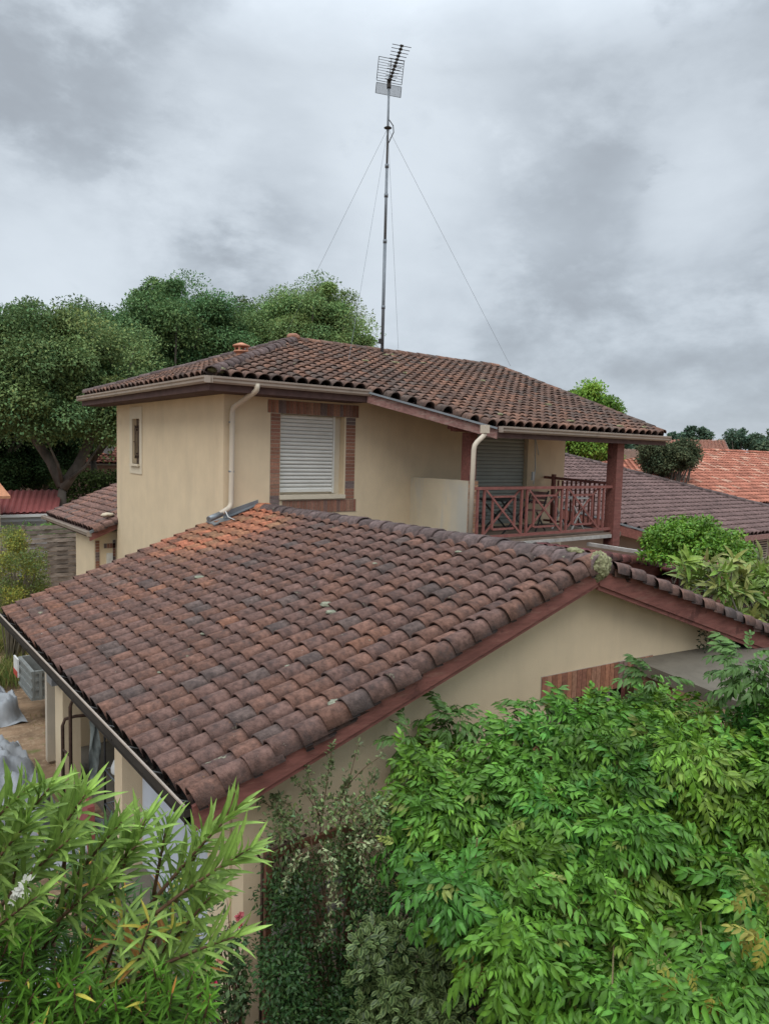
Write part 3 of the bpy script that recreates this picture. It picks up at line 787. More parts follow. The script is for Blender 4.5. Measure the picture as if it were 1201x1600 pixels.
# lower roof beside and below the balcony
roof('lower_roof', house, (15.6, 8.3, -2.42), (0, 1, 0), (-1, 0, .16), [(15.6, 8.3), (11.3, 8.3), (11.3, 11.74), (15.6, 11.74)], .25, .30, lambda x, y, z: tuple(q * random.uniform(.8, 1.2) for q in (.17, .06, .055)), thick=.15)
mb = MB(); a = atz(918, 850, -1.86); b = atz(1027, 867, -1.9); mb.bar(a, b, .10, .07); mb.build('white_plank', 'whitewood', house)
mb = MB(); mb.box(11.4, 15.5, 8.22, 8.29, -2.35, -1.98); mb.box(15.55, 15.62, 8.3, 11.7, -2.6, -2.38); mb.box(11.45, 15.5, 8.31, 11.7, -4.9, -2.36); mb.build('timber_skirt', 'redwood', house)

# --- rear annex (low wing behind the left wall)
A0 = Vector((4.88, 17.66, -1.96)); AS = .42
roof('annex_roof', house, (4.86, 17.7, -1.96), (0, 1, 0), (1, 0, AS), [(4.86, 17.70), (7.2, 17.70), (7.2, 22.3), (4.86, 22.3)], .25, .24, lambda x, y, z: tuple(q * 1.45 for q in brown_tint(x, y, z)))
mb = MB(); mb.box(4.98, 5.18, 17.95, 19.6, -4.9, -2.12); mb.box(5.18, 7.2, 17.95, 18.15, -4.9, -2.1)
mb.build('annex_wall', 'render', house)
mb = MB(); bricks(mb, (5.0, 17.95, -4.2), (1, 0, 0), (0, 0, 1), (0, -1, 0), .10, 1.9, .1, .07); bricks(mb, (5.41, 17.95, -3.6), (1, 0, 0), (0, 0, 1), (0, -1, 0), .07, 1.3, .07, .07); bricks(mb, (5.20, 17.95, -2.5), (1, 0, 0), (0, 0, 1), (0, -1, 0), .28, .12, .07, .12); mb.build('brick_jamb', ['brick', 'mortar'], house)
ogutter((4.84, 17.66, -2.05), (4.84, 22.3, -2.05), 'gutter', (-1, 0, 0))
mb = MB(); mb.prism([(4.80, 17.66, -2.10), (7.2, 17.66, -2.10 + AS * 2.4), (7.2, 17.66, -2.27 + AS * 2.4), (4.80, 17.66, -2.27)], Vector((0, .035, 0))); mb.build('barge_board', 'redwood', house)
mb = MB(); mb.prism([(4.80, 17.64, -2.03), (7.2, 17.64, -2.03 + AS * 2.4), (7.2, 17.64, -2.09 + AS * 2.4), (4.80, 17.64, -2.09)], Vector((0, .06, 0))); mb.build('zinc_strip', 'zinc', house)
lump('ridge_cap', (5.30, 17.95, -1.68), (.15, .13, .05), house, 9, 'renderclean', 3)

MB().box(5.26, 5.40, 17.90, 17.949, -3.5, -2.62).build('annex_window', 'shutter', house)
for px, py, s in ((511, 944, 1.3), (517, 956, 1.0), (312, 902, 1.2), (524, 1098, 1.1), (452, 1041, .7), (365, 1008, .5), (716, 862, .7), (318, 990, .6), (640, 1030, .5), (250, 1050, .45), (585, 880, .6), (835, 925, .8), (812, 940, .5)):
    q = onpl(px, py, (XR, 0, -1.0), (-1.5, 0, 4.13)); lump('lichen_patch', (q.x, q.y, q.z - .002), (.06 * s, .06 * s, .02 * s), house, px * .1, 'lichen', 3)
# small wall details
MB().box(2.36, 2.50, 10.62, 10.92, -3.38, -3.27).build('wall_lamp', 'grey', house)
pz = MB(); pz.box(2.50, 2.62, 11.56, 11.68, -4.85, -2.62); pz.build('post', 'pipe', house)

# ------------------------------------------------------------------ antenna mast
MX, MY = 11.05, 14.72
mast = thing('antenna_mast', (MX, MY, ZP - .1), 'tall thin guyed mast with a grid television aerial on the upper roof ridge', 'antenna')
mb = MB(); mb.tube([(MX, MY, ZP - .15), (MX + .0, MY, 5.2)], .042, 10); mb.tube([(MX, MY, 5.2), (MX + .0, MY, 7.0)], .036, 10); mb.tube([(MX, MY, 7.0), (MX, MY, 9.1)], .028, 10)
for z in (3.6, 5.2, 6.3, 7.0): mb.tube([(MX, MY, z - .04), (MX, MY, z + .04)], .05, 10)
mb.build('pole', 'galv', mast)
mb = MB(); mb.tube([(MX, MY, 7.86), (MX, MY, 7.90), (MX, MY, 7.94)], [.03, .10, .03], 12); mb.build('collar', 'darkmetal', mast)
MB().box(MX - .11, MX - .04, MY - .06, MY + .02, 2.7, 2.82).build('bracket', 'darkmetal', mast)
mb = MB(); mb.tube([(MX + .03, MY, 8.1), (MX + .16, MY, 8.0), (MX + .18, MY, 7.85), (MX + .03, MY, 7.55)], .012, 6); mb.build('cable', 'darkmetal', mast)
for (p, nm) in ((aty(487, 440, 17.5), 0), (Vector((8.0, 17.5, 1.6)), 1), (aty(560, 472, 13.0), 2), (aty(622, 545, 14.9), 3), (aty(797, 572, 14.9), 4)):
    if nm in (1,): continue
    a = Vector((MX, MY, 7.9))
    if nm == 0: q = a + (p - a) * 1.4
    elif nm == 2:
        q = a + (p - a) * 1.28
    else: q = p
    MB().tube([a, q], .0035, 5, cap=False).build('guy_wire', 'galv', mast)
# aerial in the plane facing us: right vector and up vector of the aerial
hz = Vector((.78, -.60, 0)); fw = Vector((.60, .78, 0)); upv = Vector((0, 0, 1))
ac = Vector((MX, MY, 8.95)); AK = .8
hzt = (hz + upv * -.16).normalized()
mb = MB()
dirA = (upv * 1.0 - fw * .35 + hz * .10).normalized(); dirB = (upv * -1.0 - fw * .3 - hz * .06).normalized()
cA = ac + fw * .10 + upv * .06
def grid(c, u, w_, l, n, hw, shift):
    for i in range(n + 1):
        p = c + w_ * (l * i / n); mb.tube([p - u * hw, p + u * hw], .0075 if i in (0, n) else .0055, 5)
    for s in (-hw, -.0, hw): mb.tube([c + u * s, c + w_ * l + u * s], .008, 5)
grid(cA, hzt, dirA, .50, 9, .31, 0); grid(cA - upv * .05, hzt, dirB, .30, 11, .31, 0)
mb.build('reflector_grid', 'darkmetal', mast)
mb = MB(); bd = (hz * .34 + upv * .84 - fw * .35).normalized(); b0 = ac + Vector((0, 0, -.02)) - fw * .04
mb.tube([b0, b0 + bd * .84], .016, 8)
for i in range(11):
    p = b0 + bd * (.08 + i * .074); hl = .08 + .010 * i
    mb.tube([p - hzt * (hl + .05), p + hzt * (hl + .05)], .008, 5); mb.obox(p, hzt, bd, fw, .04, .015, .025)
mb.build('boom', 'darkmetal', mast)
MB().obox(ac + Vector((0, 0, -.02)), hz, upv, fw, .05, .09, .05).build('clamp', 'darkmetal', mast)
# ================================================================== THINGS AROUND THE HOUSE
# balcony furniture: stood on the balcony floor (z -1.64)
def folding_table(x0, x1, y0, y1, z, zf, label, m='black2', mt='black2', name='folding_table'):
    t = thing(name, ((x0 + x1) / 2, (y0 + y1) / 2, zf), label, 'table')
    MB().box(x0, x1, y0, y1, z - .025, z).build('tabletop', mt, t)
    for y in (y0 + .06, y1 - .06):
        MB().bar((x0 + .08, y, zf), (x1 - .08, y, z - .026), .025, .03, (0, 1, 0)).build('leg', m, t)
        MB().bar((x1 - .08, y + .03, zf), (x0 + .08, y + .03, z - .026), .025, .03, (0, 1, 0)).build('leg', m, t)
    return t
ZF = -1.64
folding_table(10.9, 11.9, 10.3, 11.0, -.92, ZF, 'black folding table with crossed legs behind the left part of the balcony railing')
t = folding_table(12.95, 13.6, 10.15, 10.8, -.90, ZF, 'white side table behind the right end of the balcony railing', 'white', 'white', 'side_table')
def chair(x, y, rz, label, m='black2', ms='black2'):
    t = thing('folding_chair', (x, y, ZF), label, 'chair', 'folding chairs on the balcony')
    c, s = math.cos(rz), math.sin(rz)
    def P(a, b, z): return (x + a * c - b * s, y + a * s + b * c, ZF + z)
    mb = MB()
    for k in range(5): mb.bar(P(-.2 + k * .09, -.2, .45), P(-.2 + k * .09, .2, .45), .07, .015)
    mb.build('seat', ms, t)
    mb = MB()
    for k in range(3): mb.bar(P(.24 + .02 * k, -.2, .62 + k * .1), P(.24 + .02 * k, .2, .62 + k * .1), .015, .07)
    mb.build('backrest', ms, t)
    for b in (-.21, .21):
        MB().bar(P(-.22, b, 0), P(.3, b, .88), .022, .03).build('leg', m, t)
        MB().bar(P(.24, b * .92, 0), P(-.18, b * .92, .44), .022, .03).build('leg', m, t)
chair(10.35, 10.6, math.pi, 'dark folding chair left of the black table on the balcony')
chair(12.3, 10.7, .2, 'dark folding chair between the black table and the white side table', 'black2', 'oldwood')
chair(10.45, 11.35, math.pi * .8, 'slatted dark chair against the grey balcony shutter')
t = MB(); a = aty(835, 678, 11.5); t.tube([a, aty(836, 730, 11.5), aty(833, 757, 11.5)], .014, 6); t.tube([a, aty(841, 711, 11.55)], .014, 6); t.obox(aty(832, 744, 11.5), (1, 0, 0), (0, 1, 0), (0, 0, 1), .035, .02, .1)
setp(t.build('awning_strap', 'white'), 'off-white strap hanging on the wall beside the balcony shutter', 'strap')
mb = MB(); a = atz(955, 868, -2.1); b = atz(1050, 890, -2.1)
lump('red_cover', (14.35, 7.75, -2.25), (1.1, .7, .22), None, 4, 'redsheet', 4)
setp(bpy.data.objects['red_cover'], 'crumpled dark red cover lying beyond the garage ridge by the green bush', 'cover')
mb = MB(); mb.box(13.3, 15.4, 7.0, 8.4, -4.9, -2.4); setp(mb.build('wood_stack', 'redwood'), 'dark red stack of timber under the red cover beyond the garage ridge', 'timber stack')

# ---- iron gate and garden frame at the gable wall
gt = thing('iron_gate', (2.95, 4.5, -4.9), 'rusty wrought iron garden gate standing open against the near corner of the garage', 'gate')
P0 = Vector((2.66, 4.90, -4.9)); du = Vector((.80, -.60, 0)).normalized()
def gp(u, z): return P0 + du * u + Vector((0, 0, z + 4.9))
mb = MB()
zt2 = -3.12
mb.tube([gp(0, -4.8), gp(0, zt2 - .12)], .022, 6); mb.tube([gp(.26, -4.8), gp(.26, zt2 - .02)], .02, 6)
mb.tube([gp(0, -4.6), gp(.26, -4.6)], .014, 6); mb.tube([gp(0, -3.4), gp(.26, -3.38)], .014, 6)
mb.build('gate_frame', 'rust', gt)
for k in range(1, 6): MB().tube([gp(k * .045, -4.6), gp(k * .045, -3.2 - .03 * abs(k - 3))], .009, 6).build('bar', 'rust', gt)
mb = MB(); mb.tube([gp(.02, zt2 - .12), gp(.02, zt2 - .02), gp(.07, zt2 + .03), gp(.15, zt2 + .02), gp(.16, zt2 - .06), gp(.10, zt2 - .10)], .013, 6)
mb.build('scroll', 'rust', gt)
# support rod with a hooked top
mb = MB(); q = aty(410, 1348, 4.72)
mb.tube([(q.x, 4.72, -4.9), (q.x, 4.72, q.z), (q.x + .05, 4.70, q.z + .09), (q.x + .35, 4.66, q.z + .14)], .012, 6)
mb.tube([(q.x, 4.72, q.z), (q.x - .05, 4.73, q.z + .10), (q.x - .07, 4.73, q.z + .16)], .010, 6)
setp(mb.build('plant_support', 'rust'), 'bent rusty rod forked at its top beside the iron gate', 'support rod')
tr = thing('wooden_screen', (3.1, 4.7, -4.9), 'red brown wooden frame with pale slats leaning on the gable wall behind the leafy shrub', 'screen')
a = aty(413, 1330, 4.80)
MB().box(a.x, a.x + .05, 4.76, 4.82, -4.9, a.z).box(a.x + .75, a.x + .8, 4.72, 4.78, -4.9, a.z).box(a.x + .051, a.x + .749, 4.75, 4.79, a.z - .06, a.z).build('frame', 'browntrim', tr)
for k in range(4):
    z = a.z - .42 - k * .22
    MB().box(a.x + .052, a.x + .748, 4.74, 4.77, z - .05, z).build('slat', 'whitewood', tr)

# ---- carport clutter (x 2.2..3.6, y 8.3..10.6)
cf = MB()
def arch(y, zt_, x0, x1, r=.017):
    cf.tube([(x0, y, -4.86), (x0, y, zt_ - .15), (x0 + .05, y, zt_ - .04), (x0 + .16, y, zt_), (x1, y + .02, zt_ + .02)], r, 8)
ar = thing('hand_truck', (2.35, 9.0, -4.86), 'tall brown tubular hand truck standing between the two garage pillars', 'hand truck')
q1 = aty(110, 1092, 9.3); q2 = aty(98, 1122, 9.6)
cf.tube([(q1.x, 9.3, -4.8), (q1.x, 9.3, q1.z - .1), (q1.x + .03, 9.3, q1.z - .02), (q1.x + .15, 9.28, q1.z), (q1.x + .6, 9.2, q1.z - .02)], .022, 8)
cf.tube([(q2.x, 9.6, -4.8), (q2.x, 9.6, q2.z - .1), (q2.x + .03, 9.6, q2.z - .02), (q2.x + .15, 9.58, q2.z), (q2.x + .6, 9.5, q2.z - .02)], .022, 8)
cf.tube([(q1.x, 9.3, -3.9), (q2.x, 9.6, -3.9)], .014, 6); cf.tube([(q1.x, 9.3, -4.5), (q2.x, 9.6, -4.5)], .014, 6)
cf.build('handle_frame', 'rust', ar)
MB().box(q2.x - .02, q1.x + .35, 9.2, 9.65, -4.84, -4.81).build('toe_plate', 'rust', ar)
for y in (9.25, 9.62): MB().tube([(q1.x + .1, y, -4.76), (q1.x + .1, y + .05, -4.76)], .1, 14).build('wheel', 'black2', ar)
sh = thing('wire_shelf', (2.9, 8.8, -4.86), 'black wire shelf unit loaded with cloths beside the hand truck', 'shelf')
for (x, y) in ((2.62, 8.42), (2.62, 9.05), (3.1, 8.42), (3.1, 9.05)): MB().tube([(x, y, -4.86), (x, y, -2.95)], .013, 6).build('upright', 'black2', sh)
for z in (-4.5, -4.05, -3.6, -3.15):
    mb = MB()
    for k in range(9): mb.tube([(2.62 + k * .06, 8.42, z), (2.62 + k * .06, 9.05, z)], .005, 4)
    mb.tube([(2.62, 8.42, z), (3.1, 8.42, z)], .008, 5); mb.tube([(2.62, 9.05, z), (3.1, 9.05, z)], .008, 5); mb.tube([(2.62, 8.42, z), (2.62, 9.05, z)], .01, 5)
    mb.build('shelf_grid', 'galv', sh)
for i, (x, y, z, r, m, nm, lb, ct) in enumerate((
        (2.8, 8.85, -3.50, (.16, .2, .12), 'cloth', 'cloth_bundle', 'grey cloth bundle on the upper shelf of the wire unit', 'cloth'),
        (2.75, 8.7, -3.93, (.15, .16, .12), 'white', 'cloth_bundle', 'crumpled white cloth on the middle shelf of the wire unit', 'cloth'),
        (2.85, 8.75, -4.40, (.16, .2, .09), 'redpl', 'red_bag', 'red bag on the bottom shelf of the wire unit', 'bag'),
        (2.35, 8.75, -4.7, (.25, .3, .18), 'cloth', 'cloth_heap', 'dark grey heap of cloth on the floor before the wire shelf', 'cloth'))):
    setp(lump(nm, (x, y, z), r, None, i * 7 + 1, m, 3), lb, ct)
mb = MB(); a = aty(141, 1125, 9.3)
pts = []
for i in range(9):
    z = a.z - i * .11
    for k in range(5): pts.append((a.x - .02 + k * .03 + .02 * math.sin(i + k), 9.25 + .03 * math.sin(k * 2.2 + i), z))
mb.add(pts, [(i * 5 + k, i * 5 + k + 1, (i + 1) * 5 + k + 1, (i + 1) * 5 + k) for i in range(8) for k in range(4)], 0, (.6, .66, .6), True)
mb.add([(x, y + .01, z) for x, y, z in pts], [(i * 5 + k, (i + 1) * 5 + k, (i + 1) * 5 + k + 1, i * 5 + k + 1) for i in range(8) for k in range(4)], 0, (.6, .66, .6), True)
setp(mb.build('hanging_towel', 'cloth'), 'pale towel hanging under the eave inside the carport', 'towel')
mb = MB(); mb.box(2.25, 2.33, 8.45, 8.9, -4.86, -4.2, 0); mb.box(2.33, 2.6, 8.45, 8.9, -4.86, -4.8)
setp(mb.build('folded_board', 'redsheet'), 'dull red board standing on edge by the far side of the near pillar', 'board')

# ---- yard: trailer, tarpaulins
tl = thing('utility_trailer', (3.5, 13.9, -4.9), 'grey green open box trailer with ribbed sides parked beyond the garage', 'trailer')
tx0, ty0, ty1, tz0, tz1 = 2.66, 13.35, 14.45, -4.45, -3.93
tx1 = 4.9
def tside(name, f):
    mb = MB(); f(mb); return mb.build(name, M_tr, tl)
M_tr = mat('trailer paint', (.19, .20, .19), .6, .15, 6, streak=((.12, .09, .06), .5, 8, (1, 1, 1), .55))
def nearside(mb):
    mb.box(tx0 + .04, tx1, ty0, ty0 + .03, tz0, tz1)
    for z in (tz0 + .03, tz0 + .2, tz0 + .36, tz1 - .03): mb.box(tx0 + .04, tx1, ty0 - .02, ty0 - .001, z - .025, z + .025)
    for k in range(5): mb.box(tx0 + .1 + k * .5, tx0 + .15 + k * .5, ty0 - .03, ty0 - .021, tz0, tz1)
def endside(mb):
    mb.box(tx0, tx0 + .035, ty0, ty1, tz0, tz1)
    for z in (tz0 + .03, tz0 + .2, tz0 + .36, tz1 - .03): mb.box(tx0 - .02, tx0 - .001, ty0, ty1, z - .025, z + .025)
tside('side_panel', nearside); tside('tail_board', endside)
tside('side_panel', lambda mb: mb.box(tx0 + .04, tx1, ty1 - .03, ty1, tz0, tz1)); tside('floor_panel', lambda mb: mb.box(tx0 + .04, tx1, ty0 + .03, ty1 - .03, tz0, tz0 + .03))
for y in (ty0 + .12, ty1 - .2):
    wh = MB().tube([(3.7, y, -4.62), (3.7, y + .13, -4.62)], .26, 18).build('wheel', 'black2', tl)
    MB().tube([(3.7, y - .006, -4.62), (3.7, y, -4.62)], .14, 12).build('rim', 'grey', wh)
MB().box(tx0 - .05, tx0 - .021, ty1 - .1, ty1 + .25, tz0 + .15, tz1 - .03, 0).build('marker_plate', 'white', tl)
MB().box(tx0 - .056, tx0 - .051, ty1 - .1, ty1 + .25, tz0 + .15, tz0 + .26, 0).build('marker_stripe', 'redpl', tl)
for k in range(7):
    a = random.uniform(-.4, .4); x = 2.95 + k * .2
    setp(MB().bar((x, ty0 + .15, tz1 - .22 + .03 * k), (x + a, ty1 - .2, tz1 - .12 + .01 * k), .1, .03).build('rusty_offcut', 'brownstuff'),
         ('rusty brown offcuts heaped in the grey trailer'), 'offcut', 'offcuts heaped in the trailer')


def sheet(name, x0, x1, y0, y1, hf, m, nx_=40, ny_=40):
    mb = MB(); vs = []; top = []
    for j in range(ny_ + 1):
        for i in range(nx_ + 1):
            x = x0 + (x1 - x0) * i / nx_; y = y0 + (y1 - y0) * j / ny_; vs.append((x, y, hf(x, y)))
    mb.add(vs, [(j * (nx_ + 1) + i, j * (nx_ + 1) + i + 1, (j + 1) * (nx_ + 1) + i + 1, (j + 1) * (nx_ + 1) + i) for j in range(ny_) for i in range(nx_)], 0, (1, 1, 1), True)
    return mb.build(name, m)
def fold(x, y, cx, cy, rx_, ry_, h, s, base=-4.9):
    d = max(0, 1 - (abs(x - cx) / rx_) ** 2.6 - (abs(y - cy) / ry_) ** 2.6)
    r = 1 - abs(noise.noise(Vector((x * 3.1 + s, y * 2.2 + x * .8, .3)))) * 3; r2 = 1 - abs(noise.noise(Vector((x * 7 + s, y * 5 - x * 2, 2.3)))) * 3
    return base + .02 + h * d ** .45 + (.16 * r + .07 * r2) * min(1, d * 4 + .15)
setp(sheet('tarp_cover', 1.5, 2.62, 13.55, 14.95, lambda x, y: fold(x, y, 2.08, 14.2, .5, .62, .34, 3), 'tarp'), 'small crumpled grey tarpaulin over a low heap behind the trailer end', 'tarpaulin')
setp(sheet('tarp_cover', -.7, 2.3, 8.5, 12.7, lambda x, y: fold(x, y, .95, 10.6, 1.28, 1.9, .62, 9), 'tarp', 70, 70), 'large pale grey tarpaulin draped over a big heap left of the garage pillars', 'tarpaulin')
setp(sheet('plastic_sheet', -.2, 2.0, 4.6, 7.2, lambda x, y: fold(x, y, .9, 5.8, .95, 1.15, .5, 21), 'tarp', 60, 60), 'pale plastic sheet on the ground glimpsed through the oleander', 'plastic sheet')

# ---- woven fence
fe = thing('woven_fence', (3.5, 23.5, -4.9), 'grey brown woven wood fence panels closing the yard beyond the annex', 'fence')
x = 6.3
M_fe = mat('woven wood', (.30, .25, .21), .95, .35, 7, bump=.4, bscale=20, stretch=(1, 1, 5))
while x > -2.2:
    x0 = x - 1.78
    mb = MB()
    n = 17; kk = 12
    for j in range(n):
        z0 = -4.75 + j * .135; vs = []
        for i in range(kk + 1):
            xx = x0 + 1.7 * i / kk; yy = 23.5 + .03 * math.sin(math.pi * (i / kk * 4 + j))
            vs += [(xx, yy, z0), (xx, yy - .01, z0 + .12)]
        k = random.uniform(.7, 1.25)
        mb.add(vs, [(2 * i, 2 * i + 2, 2 * i + 3, 2 * i + 1) for i in range(kk)], 0, (k, k, k), True)
    mb.build('fence_panel', M_fe, fe)
    MB().box(x0 - .07, x0 - .005, 23.45, 23.55, -4.9, -2.44).build('fence_post', 'wood', fe)
    x = x0 - .075

# ---- shed with red roof, orange roof beside it
sd = thing('shed', (3.5, 28.5, -4.9), 'low shed with a ribbed dark red metal roof and pale grey fascia beyond the fence', 'shed')
a = aty(90, 800, 27.0); b = aty(98, 766, 29.6)
mb = MB(); vs = []
nn = 200
for i in range(nn + 1):
    t_ = i / nn; dz = .035 if i % 4 in (1, 2) else 0
    xx = a.x + (-3.6 - a.x) * t_; xb_ = b.x + (-3.6 - b.x) * t_
    vs += [(xx, 27.0, a.z + dz), (xb_, 29.6, b.z + dz)]
mb.add(vs, [(2 * i, 2 * i + 1, 2 * i + 3, 2 * i + 2) for i in range(nn)]); mb.add([(v[0], v[1], v[2] - .06) for v in vs], [(2 * i, 2 * i + 2, 2 * i + 3, 2 * i + 1) for i in range(nn)])
mb.build('roof', 'redsheet', sd)
M_pg = mat('pale grey panel', (.42, .45, .48), .6, .08, 2)
MB().box(-3.6, a.x, 26.9, 26.98, a.z - .28, a.z - .07).build('fascia', M_pg, sd)
MB().box(-3.6, a.x, 26.8, 26.89, a.z - .13, a.z - .04).build('gutter', 'white', sd)
MB().box(-3.5, a.x - .3, 27.2, 29.4, -4.9, a.z - .2).build('wall', M_pg, sd)
oh = thing('garden_house', (1.2, 26.0, -4.9), 'corner of a small building with an orange tiled roof at the edge of the yard', 'house')
p = aty(14, 778, 25.5)
mb = MB(); mb.prism([(p.x, 25.2, p.z), (p.x - .1, 27.4, p.z + .55), (-3, 27.4, p.z + .9), (-3, 25.2, p.z)], .08, 0, (.50, .23, .13)); mb.build('roof', 'tilefar', oh)
MB().box(-3, p.x - .25, 25.5, 27.3, -4.9, p.z + .0).build('wall', 'render', oh)

# ---- generic background house
def far_house(name, label, eave_l, eave_r, yback, z_e, slope, tint, wallm='render', pu=.27, pv=.36, over=.5, windows=(), n=6, gable=True):
    """a house whose front slope faces -Y; eave from x0 to x1 at (y, z)"""
    x0, y = eave_l; x1 = eave_r
    h = thing(name, ((x0 + x1) / 2, y, -4.9), label, 'house')
    roof('roof', h, (x0, y, z_e), (1, 0, 0), (0, 1, slope), [(x0, y), (x1, y), (x1, yback), (x0, yback)], pu, pv, tint, mats=('tilefar', 'soffit'), n=n, H=.08)
    zr = z_e + slope * (yback - y)
    roof('roof', h, (x0, 2 * yback - y, z_e), (1, 0, 0), (0, -1, slope), [(x0, yback), (x1, yback), (x1, 2 * yback - y), (x0, 2 * yback - y)], pu * 2, pv * 2, tint, mats=('tilefar', 'soffit'), n=4, H=.08)
    mb = MB()
    for q in (x0 + over, x1 - over - .2):
        mb.prism([(q, y + over, -4.9), (q, 2 * yback - y - over, -4.9), (q, 2 * yback - y - over, z_e + slope * over - .25), (q, yback, zr - .25), (q, y + over, z_e + slope * over - .25)], Vector((.2, 0, 0)))
    mb.box(x0 + over + .2, x1 - over - .2, y + over, y + over + .2, -4.9, z_e - .02)
    mb.build('wall', wallm, h)
    mb = MB(); half_tiles(mb, (x0, yback, zr - .02), (x1, yback, zr - .02), .13, .4, tint, 6); mb.build('ridge_tiles', 'tilefar', h)
    MB().box(x0, x1, y - .1, y - .0, z_e - .2, z_e - .1).build('gutter', 'gutter', h)
    for (wx, ww, wz, wh) in windows: MB().box(wx, wx + ww, y + over - .02, y + over - .002, wz, wz + wh).build('window', 'glass', h)
    return h, zr

# terracotta house behind the oak on the left
p = aty(150, 722, 44)
M_pw = mat('pinkish wall', (.42, .30, .25), .9, .1, 3)
h, _ = far_house('house', 'terracotta roofed house with dark openings seen beneath the big oak', (p.x - 9, 44), p.x + 10, 50, p.z, .36, orange_tint, M_pw, windows=((p.x - .2, 1.1, -3.4, 1.6), (p.x + 2.2, 1.3, -3.4, 1.6), (p.x - 3, 1.2, -3.4, 1.6)), pu=.3, pv=.4)
q = aty(169, 699, 45.2)
dsh = thing('satellite_dish', (q.x, 45.2, q.z - .5), 'small white satellite dish on the terracotta roof beneath the big oak', 'satellite dish')
mb = MB(); mb.tube([(q.x, 45.2, q.z), (q.x - .05, 45.1, q.z + .02)], [.05, .42], 16); mb.tube([(q.x - .05, 45.1, q.z + .02), (q.x - .06, 45.09, q.z + .02)], .42, 16); mb.build('dish', 'white', dsh)
MB().tube([(q.x, 45.2, q.z - .6), (q.x, 45.2, q.z)], .05, 8).build('pole', 'grey', dsh)

# brown tiled neighbour on the right, hipped, with a cut lower edge like ours
BS = .35; bz = -2.45; by = 12.2
nb = thing('house', (25, 15, -4.9), 'neighbouring bungalow with a brown tiled hipped roof beyond the balcony', 'house')
Pn = Vector((0, -BS, 1)); PB = (24, by, bz)
ht = onpl(885, 711, PB, Pn); hr = onpl(1167, 783, PB, Pn); zl = onpl(963, 815, PB, Pn); zr_ = onpl(1030, 833, PB, Pn)
he = onpl(1225, 800, PB, Pn); dirh = (hr - ht); tt = (by - ht.y) / dirh.y; hend = ht + dirh * tt
hl = ht - dirh.normalized() * 3.5
e1x = zr_.x + (zr_.y - by)
dl = Vector((zl.x - 4.0, zl.y + 4.0, 0))
hl = Vector((ht.x - 5, ht.y, ht.z))
bp = [(e1x, by), (hend.x, by), (ht.x, ht.y), (dl.x, ht.y), (dl.x, dl.y)]
def btint(x, y, z):
    k = random.uniform(.8, 1.2); return (.165 * k, .108 * k, .10 * k)
roof('roof', nb, (e1x - 6, by, bz), (1, 0, 0), (0, 1, BS), bp, .27, .33, btint, mats=('tilefar', 'soffit'), n=8)
bp2 = [(hend.x, by), (hend.x + .01, hl.y + 3), (hl.x, hl.y + 3), (hl.x, hl.y), (ht.x, ht.y)]
yb_ = 2 * ht.y - by; mb = MB(); mb.prism([(hend.x, by, bz - .12), (hend.x, yb_, bz - .12), (ht.x, ht.y, ht.z - .12)], -.12, 0, (.18, .12, .11)); mb.prism([(dl.x, ht.y, ht.z - .12), (ht.x, ht.y, ht.z - .12), (hend.x, yb_, bz - .12), (dl.x, yb_, bz - .12)], -.12, 0, (.18, .12, .11)); mb.build('rear_roof', 'tilefar', nb)
mb = MB(); half_tiles(mb, (hend.x, by, bz - .02), (ht.x, ht.y, ht.z - .02), .13, .36, dark_tint); half_tiles(mb, (ht.x, ht.y, ht.z - .02), (dl.x, ht.y, ht.z - .02), .13, .36, dark_tint); mb.build('hip_tiles', 'tile', nb)
mb = MB(); mb.box(e1x + .1, hend.x - .3, by + .5, by + .7, -4.9, bz + .05); mb.prism([(zr_.x + .5, zr_.y + .2, -4.9), (dl.x + .5, dl.y + .3, -4.9), (dl.x + .5, dl.y + .3, bz + .1), (zr_.x + .5, zr_.y + .2, bz + .1)], Vector((.14, .14, 0)))
mb.build('wall', mat('neighbour wall', (.30, .23, .19), .9, .1, 3), nb)
MB().box(e1x, hend.x, by - .05, by - .0, bz - .28, bz - .1).build('fascia_board', 'oldwood', nb)
mb = MB(); d_ = Vector((-1, -1, 0)).normalized() * .05
mb.bar(Vector(zr_) + d_ + Vector((0, 0, -.05)), Vector(dl) + d_ + Vector((0, 0, bz + BS * (dl.y - by) - .05)), .10, .05); mb.build('zinc_strip', 'zinc', nb)
mb = MB(); a_, b_ = Vector(zr_) + d_ + Vector((.3, -.3, -.25 - BS * .3)), Vector((dl.x, dl.y, bz + BS * (dl.y - by) - .25)) + d_
mb.bar(a_, b_, .04, .28); mb.build('barge_board', 'redwood', nb)
w = aty(1180, 857, by + .49)
wf = MB().box(w.x - .35, w.x + .8, by + .44, by + .495, w.z - .45, w.z + .45).build('window', 'whitewood', nb)
mb = MB()
for k in range(9): mb.box(w.x - .25, w.x + .7, by + .42, by + .435, w.z - .38 + k * .09, w.z - .33 + k * .09)
mb.build('louvre', 'gutter', wf)
MB().box(w.x - .28, w.x + .73, by + .436, by + .439, w.z - .4, w.z + .42).build('pane', 'black', wf)

